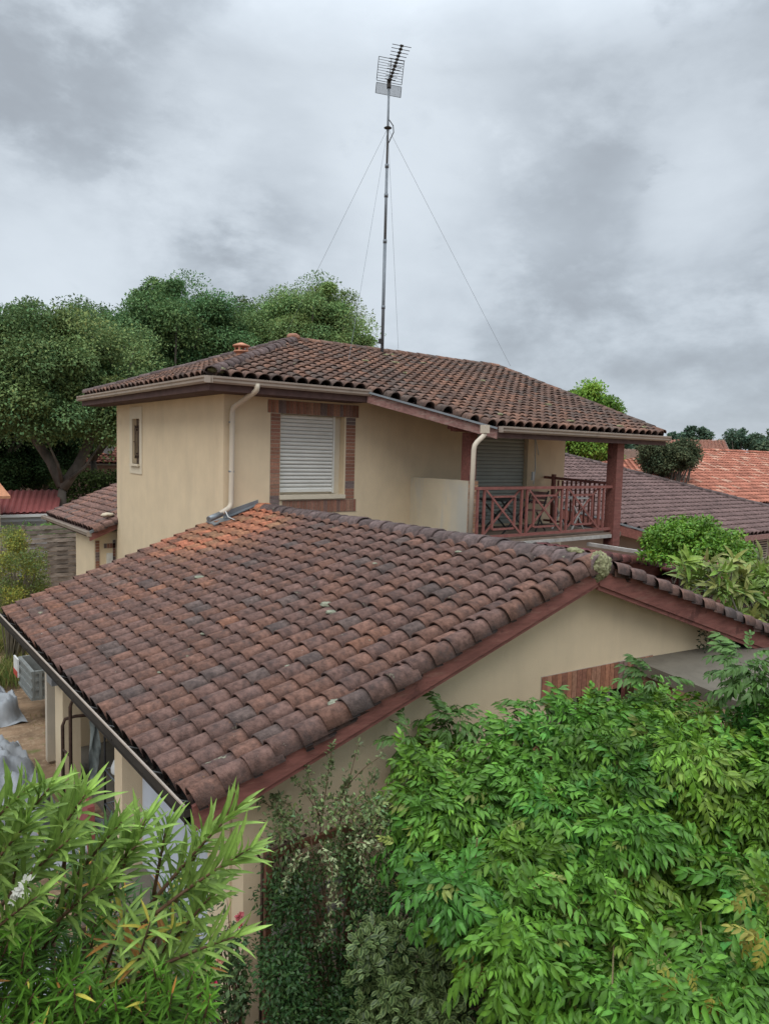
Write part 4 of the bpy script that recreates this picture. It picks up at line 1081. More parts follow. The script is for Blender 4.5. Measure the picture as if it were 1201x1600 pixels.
# bright orange roofed house on the far right
ho = thing('house', (38, 15, -4.9), 'house with a bright orange clay roof at the right edge behind the brown neighbour', 'house')
MB().box(30, 48, 14.75, 14.85, -1.98, -1.86).build('gutter', 'gutter', ho)
PO = (30, 14.9, -1.70); NO = Vector((0, -.37, 1)); ol = onpl(1024, 742, PO, NO); ot = onpl(1096, 703, PO, NO)
dh = ot - ol; tt = (14.9 - ol.y) / dh.y; oe = ol + dh * tt
roof('roof', ho, (oe.x, 14.9, -1.70), (1, 0, 0), (0, 1, .37), [(oe.x, 14.9), (48, 14.9), (48, ot.y), (ot.x, ot.y)], .29, .36, orange_tint, mats=('tilefar', 'soffit'), n=8, H=.085)
mb = MB(); yb_ = 2 * ot.y - 14.9; mb.prism([(ot.x, ot.y, ot.z - .12), (48, ot.y, ot.z - .12), (48, yb_, -1.82), (oe.x, yb_, -1.82)], -.1, 0, (.42, .17, .11)); mb.build('rear_roof', 'tilefar', ho)
hs = (ot.z + 1.70) / (ot.x - oe.x)
roof('side_roof', ho, (oe.x, 14.9, -1.70), (0, 1, 0), (1, 0, hs), [(oe.x, 14.92), (ot.x, ot.y), (oe.x, yb_)], .29, .36, orange_tint, mats=('tilefar', 'soffit'), n=6, H=.085)
mb = MB(); mb.box(oe.x + 1.2, 47, 15.5, 15.7, -4.9, -1.65); mb.box(oe.x + 1.2, oe.x + 1.4, 15.7, 25, -4.9, -1.9); mb.build('wall', 'bluegrey', ho)
mb = MB(); half_tiles(mb, (ot.x, ot.y, ot.z), (48, ot.y, ot.z), .12, .4, orange_tint, 6); half_tiles(mb, (oe.x, 14.9, -1.7), (ot.x, ot.y, ot.z), .12, .4, orange_tint, 6); mb.build('ridge_tiles', 'tilefar', ho)

def small_roof(label, pts, col, wall_h=3.0, gablem=None):
    """a far roof slope seen over the others: pts = four corner points (eave left, eave right, ridge right, ridge left)"""
    P = [Vector(p) for p in pts]; h = thing('house', (P[0].x, P[0].y, -4.9), label, 'house')
    U = (P[1] - P[0]); Vv = P[3] - P[0]; N = U.cross(Vv); N = -N if N.z < 0 else N; N.normalize()
    mb = MB(); nu, nv = max(8, int(U.length / .28)), max(4, int(Vv.length / .4)); vs = []; fs = []
    for j in range(nv + 1):
        for i in range(nu * 4 + 1):
            s = i / (nu * 4); t = j / nv
            q = (P[0] * (1 - s) + P[1] * s) * (1 - t) + (P[3] * (1 - s) + P[2] * s) * t
            vs.append(q + N * (.06 * (0, .8, 1, .8)[i % 4]))
    k = nu * 4 + 1
    for j in range(nv):
        for i in range(nu * 4):
            b = len(mb.v); mb.add([vs[j * k + i] + N * .03, vs[j * k + i + 1] + N * .03, vs[(j + 1) * k + i + 1], vs[(j + 1) * k + i]], [(0, 1, 2, 3)], 0, tuple(c * (0.85 + .3 * noise.noise(Vector((i // 4 * 3.3, j * 7.7, 0))) + random.uniform(-.04, .04)) for c in col))
    mb.build('roof', 'tilefar', h)
    back = (P[3] - P[0]); back.z = 0
    mb = MB(); mb.prism([P[0] - N * .02, P[1] - N * .02, P[2] - N * .02, P[3] - N * .02], -.12); mb.prism([P[3] - N * .02, P[2] - N * .02, P[2] + back - Vector((0, 0, P[2].z - P[1].z + .02)), P[3] + back - Vector((0, 0, P[3].z - P[0].z + .02))], -.12); mb.build('roof_slab', 'whitewood', h)
    i_ = back.normalized() * .6; u_ = U.normalized() * .6
    mb = MB(); a, b, c, d = P[0] + i_ + u_, P[1] + i_ - u_, P[1] + back * 2 - i_ - u_, P[0] + back * 2 - i_ + u_
    zt_ = min(P[0].z, P[1].z)
    mb.prism([(q.x, q.y, -4.9) for q in (a, b, c, d)], Vector((0, 0, zt_ + 4.9 - .15))); mb.build('wall', 'renderclean', h)
    return h
def rp(l, r, d1, d2, **k): return l
small_roof('far house with an orange roof and pale verge above the bright orange one', [atf(1028, 708, 55), atf(1140, 705, 52), atf(1132, 688, 58), atf(1040, 688, 61)], (.55, .24, .16))
small_roof('far house with a dull brown orange roof glimpsed right of the balcony post', [atf(900, 722, 50), atf(998, 727, 48), atf(1000, 703, 56), atf(900, 700, 58)], (.42, .25, .18))
small_roof('far low orange tiled roof between the dark bush and the brown roof ridge', [atf(958, 748, 38), atf(1034, 752, 36), atf(1018, 731, 41), atf(960, 729, 43)], (.46, .19, .13))
# ================================================================== PLANTS
def nrmz(a): return a / np.maximum(np.linalg.norm(a, axis=-1, keepdims=True), 1e-9)


def leaf_tpl(w=.3, droop=.12, fold=.12, st=3):
    """leaf along +x of length 1, width w; folded along the midrib"""
    if st == 0: return np.array([[0, 0, 0], [.45, w / 2, fold * w], [1, 0, -droop], [.45, -w / 2, fold * w]]), np.array([[0, 3, 2, 1]])
    xs = {1: [.45], 2: [.3, .68], 3: [.2, .5, .8]}[st]; ws = {1: [1], 2: [.9, .85], 3: [.75, 1, .6]}[st]
    V = [[0, 0, 0]]; Fc = []
    for x, q in zip(xs, ws): V += [[x, 0, -droop * x * x], [x, w / 2 * q, -droop * x * x + fold * w * q], [x, -w / 2 * q, -droop * x * x + fold * w * q]]
    V.append([1, 0, -droop]); n = len(xs)
    Fc += [[0, 1, 2], [0, 3, 1]]
    for i in range(n - 1):
        a = 1 + 3 * i; b = a + 3; Fc += [[a, b, a + 1], [b, b + 1, a + 1], [a, a + 2, b], [b, a + 2, b + 2]]
    a = 1 + 3 * (n - 1); t = len(V) - 1; Fc += [[a, t, a + 1], [a, a + 2, t]]
    return np.array(V, float), np.array(Fc)


def frames(D, Nn):
    D = nrmz(D); Nn = nrmz(Nn - D * np.sum(Nn * D, -1, keepdims=True)); S = np.cross(Nn, D)
    return np.stack([D, S, Nn], -1)          # columns


def scatter(tpl, pos, D, Nn, sc, tint, tv=None):
    V, Fc = tpl; Fm = frames(D, Nn); n = len(pos); k = len(V)
    P = np.einsum('nij,kj->nki', Fm, V) * np.asarray(sc).reshape(-1, 1, 1) + pos[:, None, :]
    Fo = (Fc[None] + (np.arange(n) * k)[:, None, None]).reshape(-1, Fc.shape[1])
    T = np.repeat(tint[:, None, :], k, 1)
    if tv is not None: T = T * tv[None, :, None] if tv.ndim == 1 else T * tv[None]
    return P.reshape(-1, 3), Fo, T.reshape(-1, 3)


class Cloud:
    def __init__(s): s.V = []; s.F = []; s.T = []; s.n = 0
    def add(s, r):
        V, Fc, T = r; s.V.append(V); s.F.append(Fc + s.n); s.T.append(T); s.n += len(V)
    def build(s, name, m, parent=None, org=None):
        return npmesh(name, np.concatenate(s.V), np.concatenate(s.F), np.concatenate(s.T), [M[m] if isinstance(m, str) else m], parent, org=org)


def rdir(n):
    v = RNG.normal(size=(n, 3)); return nrmz(v)


def clump_leaves(cl, c, r, n, size, tpl, col, up=.5, droop=.2, shell=.55, cv=.2, hue=.12, upbias=.35, ext=1.08):
    """n leaves spread through the outer shell of an ellipsoid"""
    u = rdir(n); u[:, 2] += upbias; u = nrmz(u)
    rad = shell + (ext - shell) * RNG.random((n, 1)) ** .6
    pos = np.array(c) + u * np.array(r) * rad
    D = nrmz(u * .7 + rdir(n) * .75 + np.array([0, 0, -droop])); Nn = nrmz(u * .6 + np.array([0, 0, up]) + rdir(n) * .45)
    k = RNG.uniform(1 - cv, 1 + cv, (n, 1)); h = RNG.normal(0, hue, (n, 1))
    t = np.array(col) * k; t = t * np.hstack([1 + h, np.ones((n, 1)), 1 - h * .5]); t = np.clip(t, .005, .9)
    cl.add(scatter(tpl, pos, D, Nn, size * RNG.uniform(.7, 1.25, n), t))


FAR = leaf_tpl(.6, .1, .15, 0)


def tree(name, label, base, crown_c, crown_r, col, nclump=45, per=420, leaf=.17, trunk_r=.4, trunks=None, cat='tree', group=None, seed=0, csize=.30, fork=.45, flat=0.0, low=-1.0, clumps=None, twig=True):
    rs = np.random.default_rng(seed + 100); random.seed(seed + 5)
    b = Vector(base); t = thing(name, b, label, cat, group)
    cc = np.array(crown_c, float); rr = np.array(crown_r, float); cl = Cloud(); cen = []
    for i in range(nclump):
        for _ in range(20):
            u = rs.normal(size=3); u /= np.linalg.norm(u)
            if u[2] > low: break
        rad = (.30 + .62 * rs.random() ** .6) * (1 + .06 * rs.normal())
        p = cc + u * rr * rad
        cs = csize * .82 * rr.mean() * rs.uniform(.45, 1.35); cen.append((p, cs))
    for p, cs in cen:
        hue = rs.normal(0, .07); k = rs.uniform(.75, 1.25)
        c = (col[0] * k * (1 + hue), col[1] * k, col[2] * k * (1 - hue * .5))
        clump_leaves(cl, p, (cs, cs, cs * .72), per, leaf, FAR, c, up=.7, shell=.15, cv=.30, hue=.08, upbias=.35, ext=1.4)
    cl.build('crown', 'leafm', t)
    mb = MB()
    # trunk and limbs
    fk = b.lerp(Vector(cc), fork)
    for st in (trunks or [[b, b.lerp(fk, .5) + Vector((.1, 0, 0)), fk]]):
        st = [Vector(q) for q in st]; k = len(st); r0 = trunk_r / (1 if len(trunks or [1]) == 1 else 1)
        mb.tube(st, [r0 * (1 - .5 * i / max(1, k - 1)) for i in range(k)], 10)
    ends = [Vector(s[-1]) for s in (trunks or [[b, fk]])]
    for i, (p, cs) in enumerate(cen):
        if i % 2: continue
        e = min(ends, key=lambda q: (q - Vector(p)).length); mid = e.lerp(Vector(p), .5) + Vector((random.uniform(-.1, .1), random.uniform(-.1, .1), -.08)) * (Vector(p) - e).length
        mb.tube([e, mid, Vector(p)], [trunk_r * .42, trunk_r * .25, trunk_r * .08], 6)
    mb.build('trunk', 'bark', t)
    return t


GD = (.115, .185, .078); GM = (.165, .245, .095); GL = (.085, .165, .045)  # tree greens with distance haze mixed into the colour
def CR(px, py, rx_, ry_, d, dep=1.0):
    c = atf(px, py, d); s = d / F; return tuple(c), (rx_ * s, rx_ * s * dep, ry_ * s)

# the big oak with a forked trunk
d = 27
tb = atf(97, 775, d); tb0 = Vector((tb.x, tb.y, -4.9))
c, r = CR(86, 600, 172, 124, d, .8)
oak_tr = [[tb0, tb, atf(98, 758, d)],
          [atf(98, 760, d), atf(80, 722, d), atf(58, 690, d), atf(38, 650, d), atf(22, 600, d)],
          [atf(98, 762, d), atf(122, 728, d), atf(140, 690, d + .5), atf(155, 655, d + .5), atf(185, 600, d + 1)]]
tree('oak_tree', 'big spreading oak with a pale forked trunk behind the red roofed shed', tb0, c, r, GM, 190, 760, .12, .21, oak_tr, seed=1, csize=.25, group='trees behind the house', low=-.75)
c, r = CR(-30, 590, 110, 115, 33); b_ = atf(-20, 790, 33)
tree('oak_tree', 'dark green tree at the left edge of the photo beyond the big forked oak', (b_.x, b_.y, -4.9), c, r, GD, 130, 600, .13, .35, seed=2, group='trees behind the house')
c, r = CR(282, 545, 122, 110, 36); b_ = atf(280, 740, 36)
tree('oak_tree', 'tallest deep green tree rising behind the left end of the upper roof', (b_.x, b_.y, -4.9), c, r, (.120, .215, .085), 190, 760, .13, .3, seed=13, group='trees behind the house', csize=.24)
c, r = CR(140, 580, 90, 110, 40); b_ = atf(150, 740, 40)
tree('oak_tree', 'dark tree filling the gap between the forked oak and the tallest tree', (b_.x, b_.y, -4.9), c, r, GD, 130, 600, .14, .3, seed=4, group='trees behind the house')
c, r = CR(484, 536, 114, 86, 38); b_ = atf(480, 740, 38)
tree('oak_tree', 'round lighter green tree behind the upper roof just left of the mast', (b_.x, b_.y, -4.9), c, r, (.20, .295, .11), 180, 760, .13, .3, seed=15, group='trees behind the house', csize=.24)
c, r = CR(385, 560, 90, 92, 44); b_ = atf(385, 740, 44)
tree('oak_tree', 'shadowy tree between the tallest tree and the lighter round one', (b_.x, b_.y, -4.9), c, r, GD, 120, 600, .15, .3, seed=6, group='trees behind the house')
c, r = CR(15, 715, 62, 60, 34); b_ = atf(15, 800, 34)
tree('dark_bush', 'dense dark bush standing low behind the red roofed shed', (b_.x, b_.y, -4.9), c, r, (.035, .07, .026), 60, 800, .12, .15, seed=7, cat='bush')
c, r = CR(62, 690, 74, 62, 37); b_ = atf(62, 800, 37)
tree('dark_bush', 'shady tree massed behind the trunk of the big forked oak', (b_.x, b_.y, -4.9), c, r, (.065, .115, .045), 90, 700, .13, .15, seed=71)
# right-hand side
c, r = CR(914, 668, 56, 74, 42); b_ = atf(915, 800, 42)
tree('leafy_tree', 'bright yellow green tree rising behind the right end of the upper roof', (b_.x, b_.y, -4.9), c, r, (.20, .34, .06), 80, 700, .17, .25, seed=8)
c, r = CR(1043, 714, 54, 28, 31, .8); b_ = atf(1040, 760, 31)
tree('dark_bush', 'dull reddish green bushy tree in front of the far orange roofs', (b_.x, b_.y, -4.9), c, r, (.095, .115, .06), 60, 600, .10, .15, seed=9)
for i, (px, py, rx_, ry_, d, lb) in enumerate(((1078, 690, 34, 22, 95, 'far tree above the orange roofs right of the reddish bush'), (1160, 694, 36, 24, 110, 'far dark tree above the bright orange roof'), (1206, 700, 30, 26, 100, 'far tree at the right edge of the photo'),
                                               (985, 700, 26, 20, 90, 'far tree just right of the balcony post'), (1022, 700, 22, 16, 120, 'small far tree between the balcony post and the reddish bush'), (940, 690, 40, 26, 80, 'far tree behind the balcony post'),
                                               (1118, 702, 26, 16, 130, 'faint far tree between the two bigger far ones on the right'))):
    c, r = CR(px, py, rx_, ry_, d); b_ = atf(px, 740, d)
    tree('far_tree', lb, (b_.x, b_.y, -4.9), c, r, (.10, .155, .10), 26, 260, .42, .4, seed=30 + i, group='trees on the horizon')


def hedge(name, label, boxes, col, leaf, n, kind=None, cat='hedge'):
    cl = Cloud()
    for (x0, x1, y0, y1, z0, z1) in boxes:
        pos = np.stack([RNG.uniform(x0, x1, n), RNG.uniform(y0, y1, n), z0 + (z1 - z0) * RNG.random(n) ** .6], -1)
        pos += .12 * rdir(n)
        D = nrmz(rdir(n) + [0, -.3, .3]); Nn = nrmz(rdir(n) * .6 + [0, -.4, .8])
        t = np.array(col) * RNG.uniform(.6, 1.4, (n, 1))
        cl.add(scatter(FAR, pos, D, Nn, leaf * RNG.uniform(.7, 1.3, n), t))
    return setp(cl.build(name, 'leafm'), label, cat)


a = aty(100, 790, 36); b = aty(186, 738, 36)
hedge('hedge', 'clipped dark hedge below the terracotta roofed house on the left', [(a.x - .5, b.x + 3, 35.5, 36.6, -4.9, b.z)], (.05, .075, .022), .16, 9000)
a = aty(0, 812, 24.6); b = aty(128, 800, 24.6)
cl = Cloud()
for k in range(46):
    px = random.uniform(-20, 138); p = aty(px, 834, 24.5 + random.uniform(-.2, .5)); h_ = random.uniform(.10, .36) * (1.15 if 40 < px < 125 else .8)
    n = 60; pos = np.array([p.x, p.y, p.z]) + np.stack([RNG.normal(0, .13, n), RNG.normal(0, .13, n), RNG.random(n) * h_ - .15], -1)
    D = nrmz(rdir(n) * .6 + [0, 0, .7]); Nn = nrmz(rdir(n) + [0, -.3, .6])
    cl.add(scatter(leaf_tpl(.22, .3, .1, 0), pos, D, Nn, RNG.uniform(.15, .26, n), np.array((.11, .21, .05)) * RNG.uniform(.7, 1.4, (n, 1))))
setp(cl.build('bamboo_hedge', 'leafm', org=(3.5, 24.5, -4.9)), 'fresh green bamboo leaves sprouting above the woven fence', 'bamboo')
# olive-coloured shrub before the fence
rs = np.random.default_rng(3); cl = Cloud()
def shrub_clumps(px, py, rx_, ry_, d, n, lo=-1):
    out_ = []
    for i in range(n):
        while True:
            u = rs.uniform(-1, 1, 3)
            if np.dot(u, u) <= 1: break
        q = atf(px + u[0] * rx_, py + u[1] * ry_, d + u[2] * rx_ * d / F); out_.append(q)
    return out_
for q in shrub_clumps(22, 905, 52, 72, 15.2, 48):
    k = random.uniform(.8, 1.25); yel = random.random() < .5
    clump_leaves(cl, q, (.2, .2, .24), 300, .045, FAR, (.30 * k, .31 * k, .07 * k) if yel else (.17 * k, .21 * k, .07 * k), shell=.1, cv=.3, droop=-.4)
base = atf(22, 1000, 15.2)
sb = thing('olive_shrub', (base.x, base.y, -4.9), 'airy yellow green shrub in front of the woven fence', 'shrub')
cl.build('foliage', 'leafm', sb)
mb = MB()
for k in range(40):
    px = random.uniform(-25, 68); mb.tube([(base.x + random.uniform(-.15, .15), base.y, -4.9), atf(22 + (px - 22) * .6, 930, 15.2), atf(px, random.uniform(840, 900), 15.2)], [.02, .012, .004], 4)
mb.build('stem', mat('pale twig', (.22, .19, .14), .9, .2, 5), sb)
# long grass in the yard
n = 26000
x = RNG.uniform(-3.5, 3.6, n); y = RNG.uniform(15.5, 22.5, n)
dens = np.array([noise.noise(Vector((a * .6, b * .6, 1))) for a, b in zip(x, y)]); ok = dens > -.15; x, y = x[ok], y[ok]; n = len(x)
pos = np.stack([x, y, np.full(n, -4.9)], -1); D = nrmz(rdir(n) * .35 + [0, 0, 1]); Nn = nrmz(rdir(n) + [0, -1, 0])
g_ = RNG.random((n, 1)); t = np.array((.10, .16, .04)) * g_ + np.array((.26, .23, .08)) * (1 - g_)
V, Fc, T = scatter(leaf_tpl(.05, .4, .1, 0), pos, D, Nn, RNG.uniform(.2, .65, n), t)
setp(npmesh('grass', V, Fc, T, [M['leafm']]), 'yellowish long grass and weeds in the yard before the fence', 'grass', kind='stuff')
# yard weeds on gravel
n = 5000; x = RNG.uniform(-2, 3.6, n); y = RNG.uniform(10.5, 15.4, n)
dens = np.array([noise.noise(Vector((a * .9, b * .9, 4))) for a, b in zip(x, y)]); ok = dens > .18; x, y = x[ok], y[ok]; n = len(x)
pos = np.stack([x, y, np.full(n, -4.9)], -1)
V, Fc, T = scatter(leaf_tpl(.12, .4, .1, 0), pos, nrmz(rdir(n) * .8 + [0, 0, .6]), nrmz(rdir(n) + [0, 0, .5]), RNG.uniform(.03, .09, n), np.array((.19, .19, .06)) * RNG.uniform(.5, 1.4, (n, 1)))
setp(npmesh('weeds', V, Fc, T, [M['leafm']]), 'sparse yellow green weeds on the gravel yard', 'weeds', kind='stuff')

# ------------------------------------------------ right side shrubs beyond the ridge
cl = Cloud(); L1 = leaf_tpl(.5, .15, .12, 1)
cq = atf(1082, 862, 13.5)
rs = np.random.default_rng(17)
for k in range(130):
    u = rs.normal(size=3); u /= np.linalg.norm(u); u[2] = abs(u[2]) * 1.0 - .2
    q = np.array(cq) + u * np.array((.98, 1.0, .78)) * rs.uniform(.55, 1.0); kk = rs.uniform(.75, 1.25)
    clump_leaves(cl, q, (.2, .2, .13), 130, .075, L1, (.135 * kk, .27 * kk, .03 * kk), shell=.3, droop=.3, upbias=.5)
bt = thing('rounded_bush', (cq.x, cq.y, -4.9), 'rounded fresh green bush beyond the right slope of the garage roof', 'bush')
cl.build('foliage', 'leaf', bt)
mb = MB()
for k in range(6): mb.tube([(cq.x, cq.y, -4.9), (cq.x + rs.uniform(-.5, .5), cq.y + rs.uniform(-.5, .5), cq.z - .2)], [.05, .02], 6)
mb.build('stem', 'bark', bt)

def rosette_plant(name, label, centers, R_, nleaf, L, col, tpl, base, m='leaf', spread=(.25, 1.3), cat='shrub', stemr=.02, old=None, drop=.25):
    t = thing(name, base, label, cat); cl = Cloud(); mb = MB()
    for q, ax in centers:
        q = np.array(q); ax = nrmz(np.array(ax, float)); n = nleaf
        ph = RNG.uniform(0, 6.28, n) ; an = RNG.uniform(*spread, n)
        a = nrmz(np.cross(ax, [.3, .2, 1.0])); b = np.cross(ax, a)
        ra = a[None] * np.cos(ph)[:, None] + b[None] * np.sin(ph)[:, None]
        D = ax[None] * np.cos(an)[:, None] + ra * np.sin(an)[:, None] + np.array([0, 0, -drop]) * np.sin(an)[:, None]
        Nn = ax[None] * np.sin(an)[:, None] - ra * np.cos(an)[:, None] + [0, 0, .3]
        pos = q[None] - ax[None] * (an[:, None] * L * .35) + RNG.normal(0, R_, (n, 3))
        k = RNG.uniform(.75, 1.25) * RNG.uniform(.85, 1.15, (n, 1)); c = np.array(col if (old is None or RNG.random() > .3) else old)
        c = c * k; c[:, 0] *= 1 + .25 * (1.3 - an) / 1.3
        cl.add(scatter(tpl, pos, D, Nn, L * RNG.uniform(.75, 1.15, n), c))
        p = Vector(q); b0 = Vector(base); mid = p - Vector(ax) * L * 2.2
        mb.tube([b0.lerp(mid, .55), mid, p], [stemr, stemr * .7, stemr * .3], 5)
    cl.build('foliage', m, t); mb.build('stem', 'bark', t); return t
rs = np.random.default_rng(5); cen = []
for k in range(62):
    px = rs.uniform(1062, 1250); py = rs.uniform(872, 975) + max(0, (1120 - px)) * .05
    if px < 1120 and py > 930: continue
    q = atf(px, py, rs.uniform(9.8, 11.6)); cen.append((q, (rs.normal() * .5 - .2, rs.normal() * .5 - .3, .8)))
rosette_plant('loquat_shrub', 'shrub with large drooping ribbed leaves just above the right garage roof slope', cen, .03, 20, .24, (.17, .29, .055), leaf_tpl(.26, .45, .15, 3), (10.6, 5.2, -4.9), old=(.20, .25, .07), drop=.5)

# ------------------------------------------------ wisteria
def wisteria_tpl(n=6, L=1.0, seed=0):
    """compound leaf: a drooping stalk along +x with paired leaflets and one at the tip"""
    r = np.random.default_rng(seed); lt, lf = leaf_tpl(.36, .26, .22, 2); V = []; Fc = []; b = 0
    def add(p, d, nn, s):
        nonlocal b
        Fm = frames(np.array([d], float), np.array([nn], float))[0]
        V.append(lt @ Fm.T * s + p); Fc.append(lf + b); b += len(lt)
    def spine(x): return np.array([x, 0, .10 * x - .42 * x * x])
    for i in range(n):
        x = .22 + .70 * i / (n - 1); p = spine(x); tl = np.array([1, 0, .10 - .84 * x]); s = .47 * (1 - .25 * abs(i / (n - 1) - .45)) * r.uniform(.78, 1.15)
        for sg in (-1, 1):
            d = nrmz(tl * .75 + np.array([0, sg, 0]) * .9 + np.array([0, 0, -.40]) + r.normal(0, .2, 3))
            add(p, d, np.array([.25, sg * .35, 1]) + r.normal(0, .22, 3), s)
    p = spine(.98); add(p, nrmz(np.array([1, 0, -.75])), np.array([.6, 0, .8]), .38)
    # stalk
    k = 5
    for i in range(k):
        p0 = spine(i / k); p1 = spine((i + 1) / k); w = .007
        V.append(np.array([p0 + [0, w, 0], p0 - [0, w, 0], p1 - [0, w, 0], p1 + [0, w, 0]])); Fc.append(np.array([[0, 1, 2], [0, 2, 3]]) + b); b += 4
    return np.concatenate(V), np.concatenate(Fc)
WT = [wisteria_tpl(4 + k % 2, seed=k + 1) for k in range(8)]
def wtv(k):
    r = np.random.default_rng(k); n = len(WT[k][0]); v = np.ones(n); m = n - 20
    for i in range(0, m, 8): v[i:i + 8] = r.uniform(.72, 1.25); v[i] *= .7; v[i + 7] *= 1.1; v[[i + 1, i + 4]] *= 1.12
    return v
WTV = [wtv(k) for k in range(8)]
wt = thing('wisteria', (5.2, 3.4, -4.9), 'huge mound of fresh green wisteria with feathery compound leaves filling the lower right', 'wisteria')
rs = np.random.default_rng(11); cl = Cloud()
def wdepth(px, py):
    e = (py - 1080) / 520.0
    d = 6.35 - 2.25 * max(0, e) ** .85 + .32 * noise.noise(Vector((px * .006, py * .008, 1))) + .80 * noise.noise(Vector((px * .018, py * .022, 5)))
    d += .5 * max(0, (760 - px) / 150) ** 1.5 * .6
    return d
def wtop(px):      # upper outline of the mound in the view, found from the photograph
    P = [(600, 1260), (625, 1170), (650, 1145), (690, 1135), (705, 1150), (780, 1152), (830, 1120), (870, 1098), (940, 1085), (1000, 1082), (1045, 1072), (1075, 1092), (1110, 1108), (1150, 1095), (1201, 1078), (1400, 1050)]
    for (a, b), (c, d) in zip(P, P[1:]):
        if a <= px <= c: return b + (d - b) * (px - a) / (c - a)
    return P[0][1] if px < P[0][0] else P[-1][1]
def wleft(py):
    P = [(1130, 655), (1180, 622), (1300, 612), (1400, 640), (1470, 690), (1520, 740), (1580, 775), (1800, 820)]
    for (a, b), (c, d) in zip(P, P[1:]):
        if a <= py <= c: return b + (d - b) * (py - a) / (c - a)
    return 655
wcl = []
tries = 0
while len(wcl) < 300 and tries < 9000:
    tries += 1
    px, py = rs.uniform(600, 1420), rs.uniform(1030, 1760)
    if px < wleft(py) + (28 if py < 1330 else 62) or py < wtop(px) + 24: continue
    d = wdepth(px, py)
    if any((px - a) ** 2 + (py - b) ** 2 < (24 * 5.2 / d) ** 2 for a, b, _ in wcl): continue
    wcl.append((px, py, d))
for (px, py, d) in wcl:
    if rs.random() < .06 and px > 680: continue
    q = np.array(atf(px, py, d)); kk = rs.uniform(.70, 1.28); hue = rs.normal(0, .13)
    col = np.array((.092 * kk * (1 + hue), .210 * kk, .024 * kk * (1 - hue)))
    if rs.random() < .12: col = np.array((.17, .27, .04)) * kk
    n = 56; rr = .25
    out_dir = nrmz(np.array([-.35, -.62, .62]))
    u = nrmz(rdir(n) + out_dir * .75); pos = q + u * rr * RNG.uniform(.25, 1.0, (n, 1)) * np.array([1, 1, .75]) - out_dir * .12
    D = nrmz(u * .7 + rdir(n) * .7 + np.array([-.1, -.2, -.2])); Nn = nrmz(np.array([-.1, -.25, 1.0]) + u * .45 + rdir(n) * .3)
    t = col * RNG.uniform(.75, 1.25, (n, 1)); sel = RNG.integers(0, 8, n); L = RNG.uniform(.11, .235, n)
    young = RNG.random(n) < .025; t[young] = np.array((.22, .27, .06)) * RNG.uniform(.7, 1.1, (young.sum(), 1))
    for k in range(8):
        s_ = sel == k
        if s_.any(): cl.add(scatter(WT[k], pos[s_], D[s_], Nn[s_], L[s_], t[s_], WTV[k]))
# loose shoots along the outline
for (px, py, d) in ((700, 1128, 6.3), (718, 1135, 6.3), (795, 1132, 6.3), (812, 1122, 6.3), (1165, 1030, 6.1), (1175, 1045, 6.0), (1150, 1052, 6.1), (1168, 1070, 6), (838, 1112, 6.3), (640, 1160, 6.1), (1020, 1062, 6.2)):
    q = np.array(atf(px, py, d)); n = 14; u = rdir(n)
    cl.add(scatter(WT[1], q + u * .06, nrmz(u * [1, 1, .5] + [0, 0, .25]), nrmz(np.array([0, -.2, 1.]) + u * .3), RNG.uniform(.15, .24, n), np.array((.085, .17, .04)) * RNG.uniform(.7, 1.3, (n, 1))))
# autumn-tinted hanging sprays
for (px, py, d, c) in ((745, 1450, 4.75, (.42, .36, .09)), (750, 1490, 4.7, (.34, .34, .08)), (738, 1410, 4.8, (.42, .22, .10)), (1195, 1450, 4.0, (.30, .27, .05)), (1188, 1480, 3.95, (.30, .28, .05)), (1060, 1510, 3.95, (.33, .33, .06)), (1112, 1545, 3.9, (.36, .30, .05)), (845, 1165, 6.0, (.34, .17, .07)), (1190, 1390, 4.2, (.3, .3, .06))):
    q = np.array(atf(px, py, d - .22)); n = 5; u = nrmz(rdir(n) * [1, 1, .4] + [-.3, -.5, 0])
    cl.add(scatter(WT[0], q + u * .04, nrmz(u * .8 + [0, 0, -.6]), nrmz(np.array([-.2, -.4, .8]) + u * .2), RNG.uniform(.08, .14, n), np.array(c) * RNG.uniform(.55, 1.0, (n, 1))))
cl.build('foliage', 'leaf', wt)
# twining bare shoots, woody stems and hanging pods
M_sh = mat('green brown stem', (.16, .13, .06), .7, .2, 20)
for pts in (((960, 1390, .2), (965, 1430, .22), (958, 1480, .25), (955, 1560, .22)), ((1090, 1395, .3), (1096, 1470, .36), (1094, 1540, .4), (1098, 1600, .36)), ((640, 1400, .3), (690, 1420, .38), (730, 1428, .35)), ((745, 1310, .22), (742, 1345, .28), (720, 1370, .28)), ((1000, 1440, .3), (1045, 1500, .36), (1100, 1600, .3)), ((540, 1125, .0), (600, 1120, .0), (640, 1140, .1))):
    MB().tube([atf(px, py, wdepth(px, py) - o) for px, py, o in pts], .0055, 5).build('twining_shoot', M_sh, wt)
mb = MB()
for k in range(9):
    a = Vector((4.6 + .3 * k, 3.9 - .15 * (k % 3), -4.9)); b = atf(*[(750 + 55 * k), 1420 - 20 * k, wdepth(750 + 55 * k, 1420 - 20 * k) + .35])
    mb.tube([a, a.lerp(b, .5) + Vector((.1, .05, .1)), b], [.035, .028, .015], 6)
mb.build('trunk', 'bark', wt)
mb = MB()
M_pod = mat('seed pod', (.24, .27, .18), .6, .1, 6)
for (px, py) in ((772, 1500), (793, 1508), (745, 1512), (733, 1480)):
    a = atf(px, py, 4.85); MB().tube([a + Vector((0, 0, .06)), a, a - Vector((0, 0, .05)), a - Vector((0, 0, .12))], [.004, .011, .012, .004], 6).build('seed_pod', M_pod, wt)

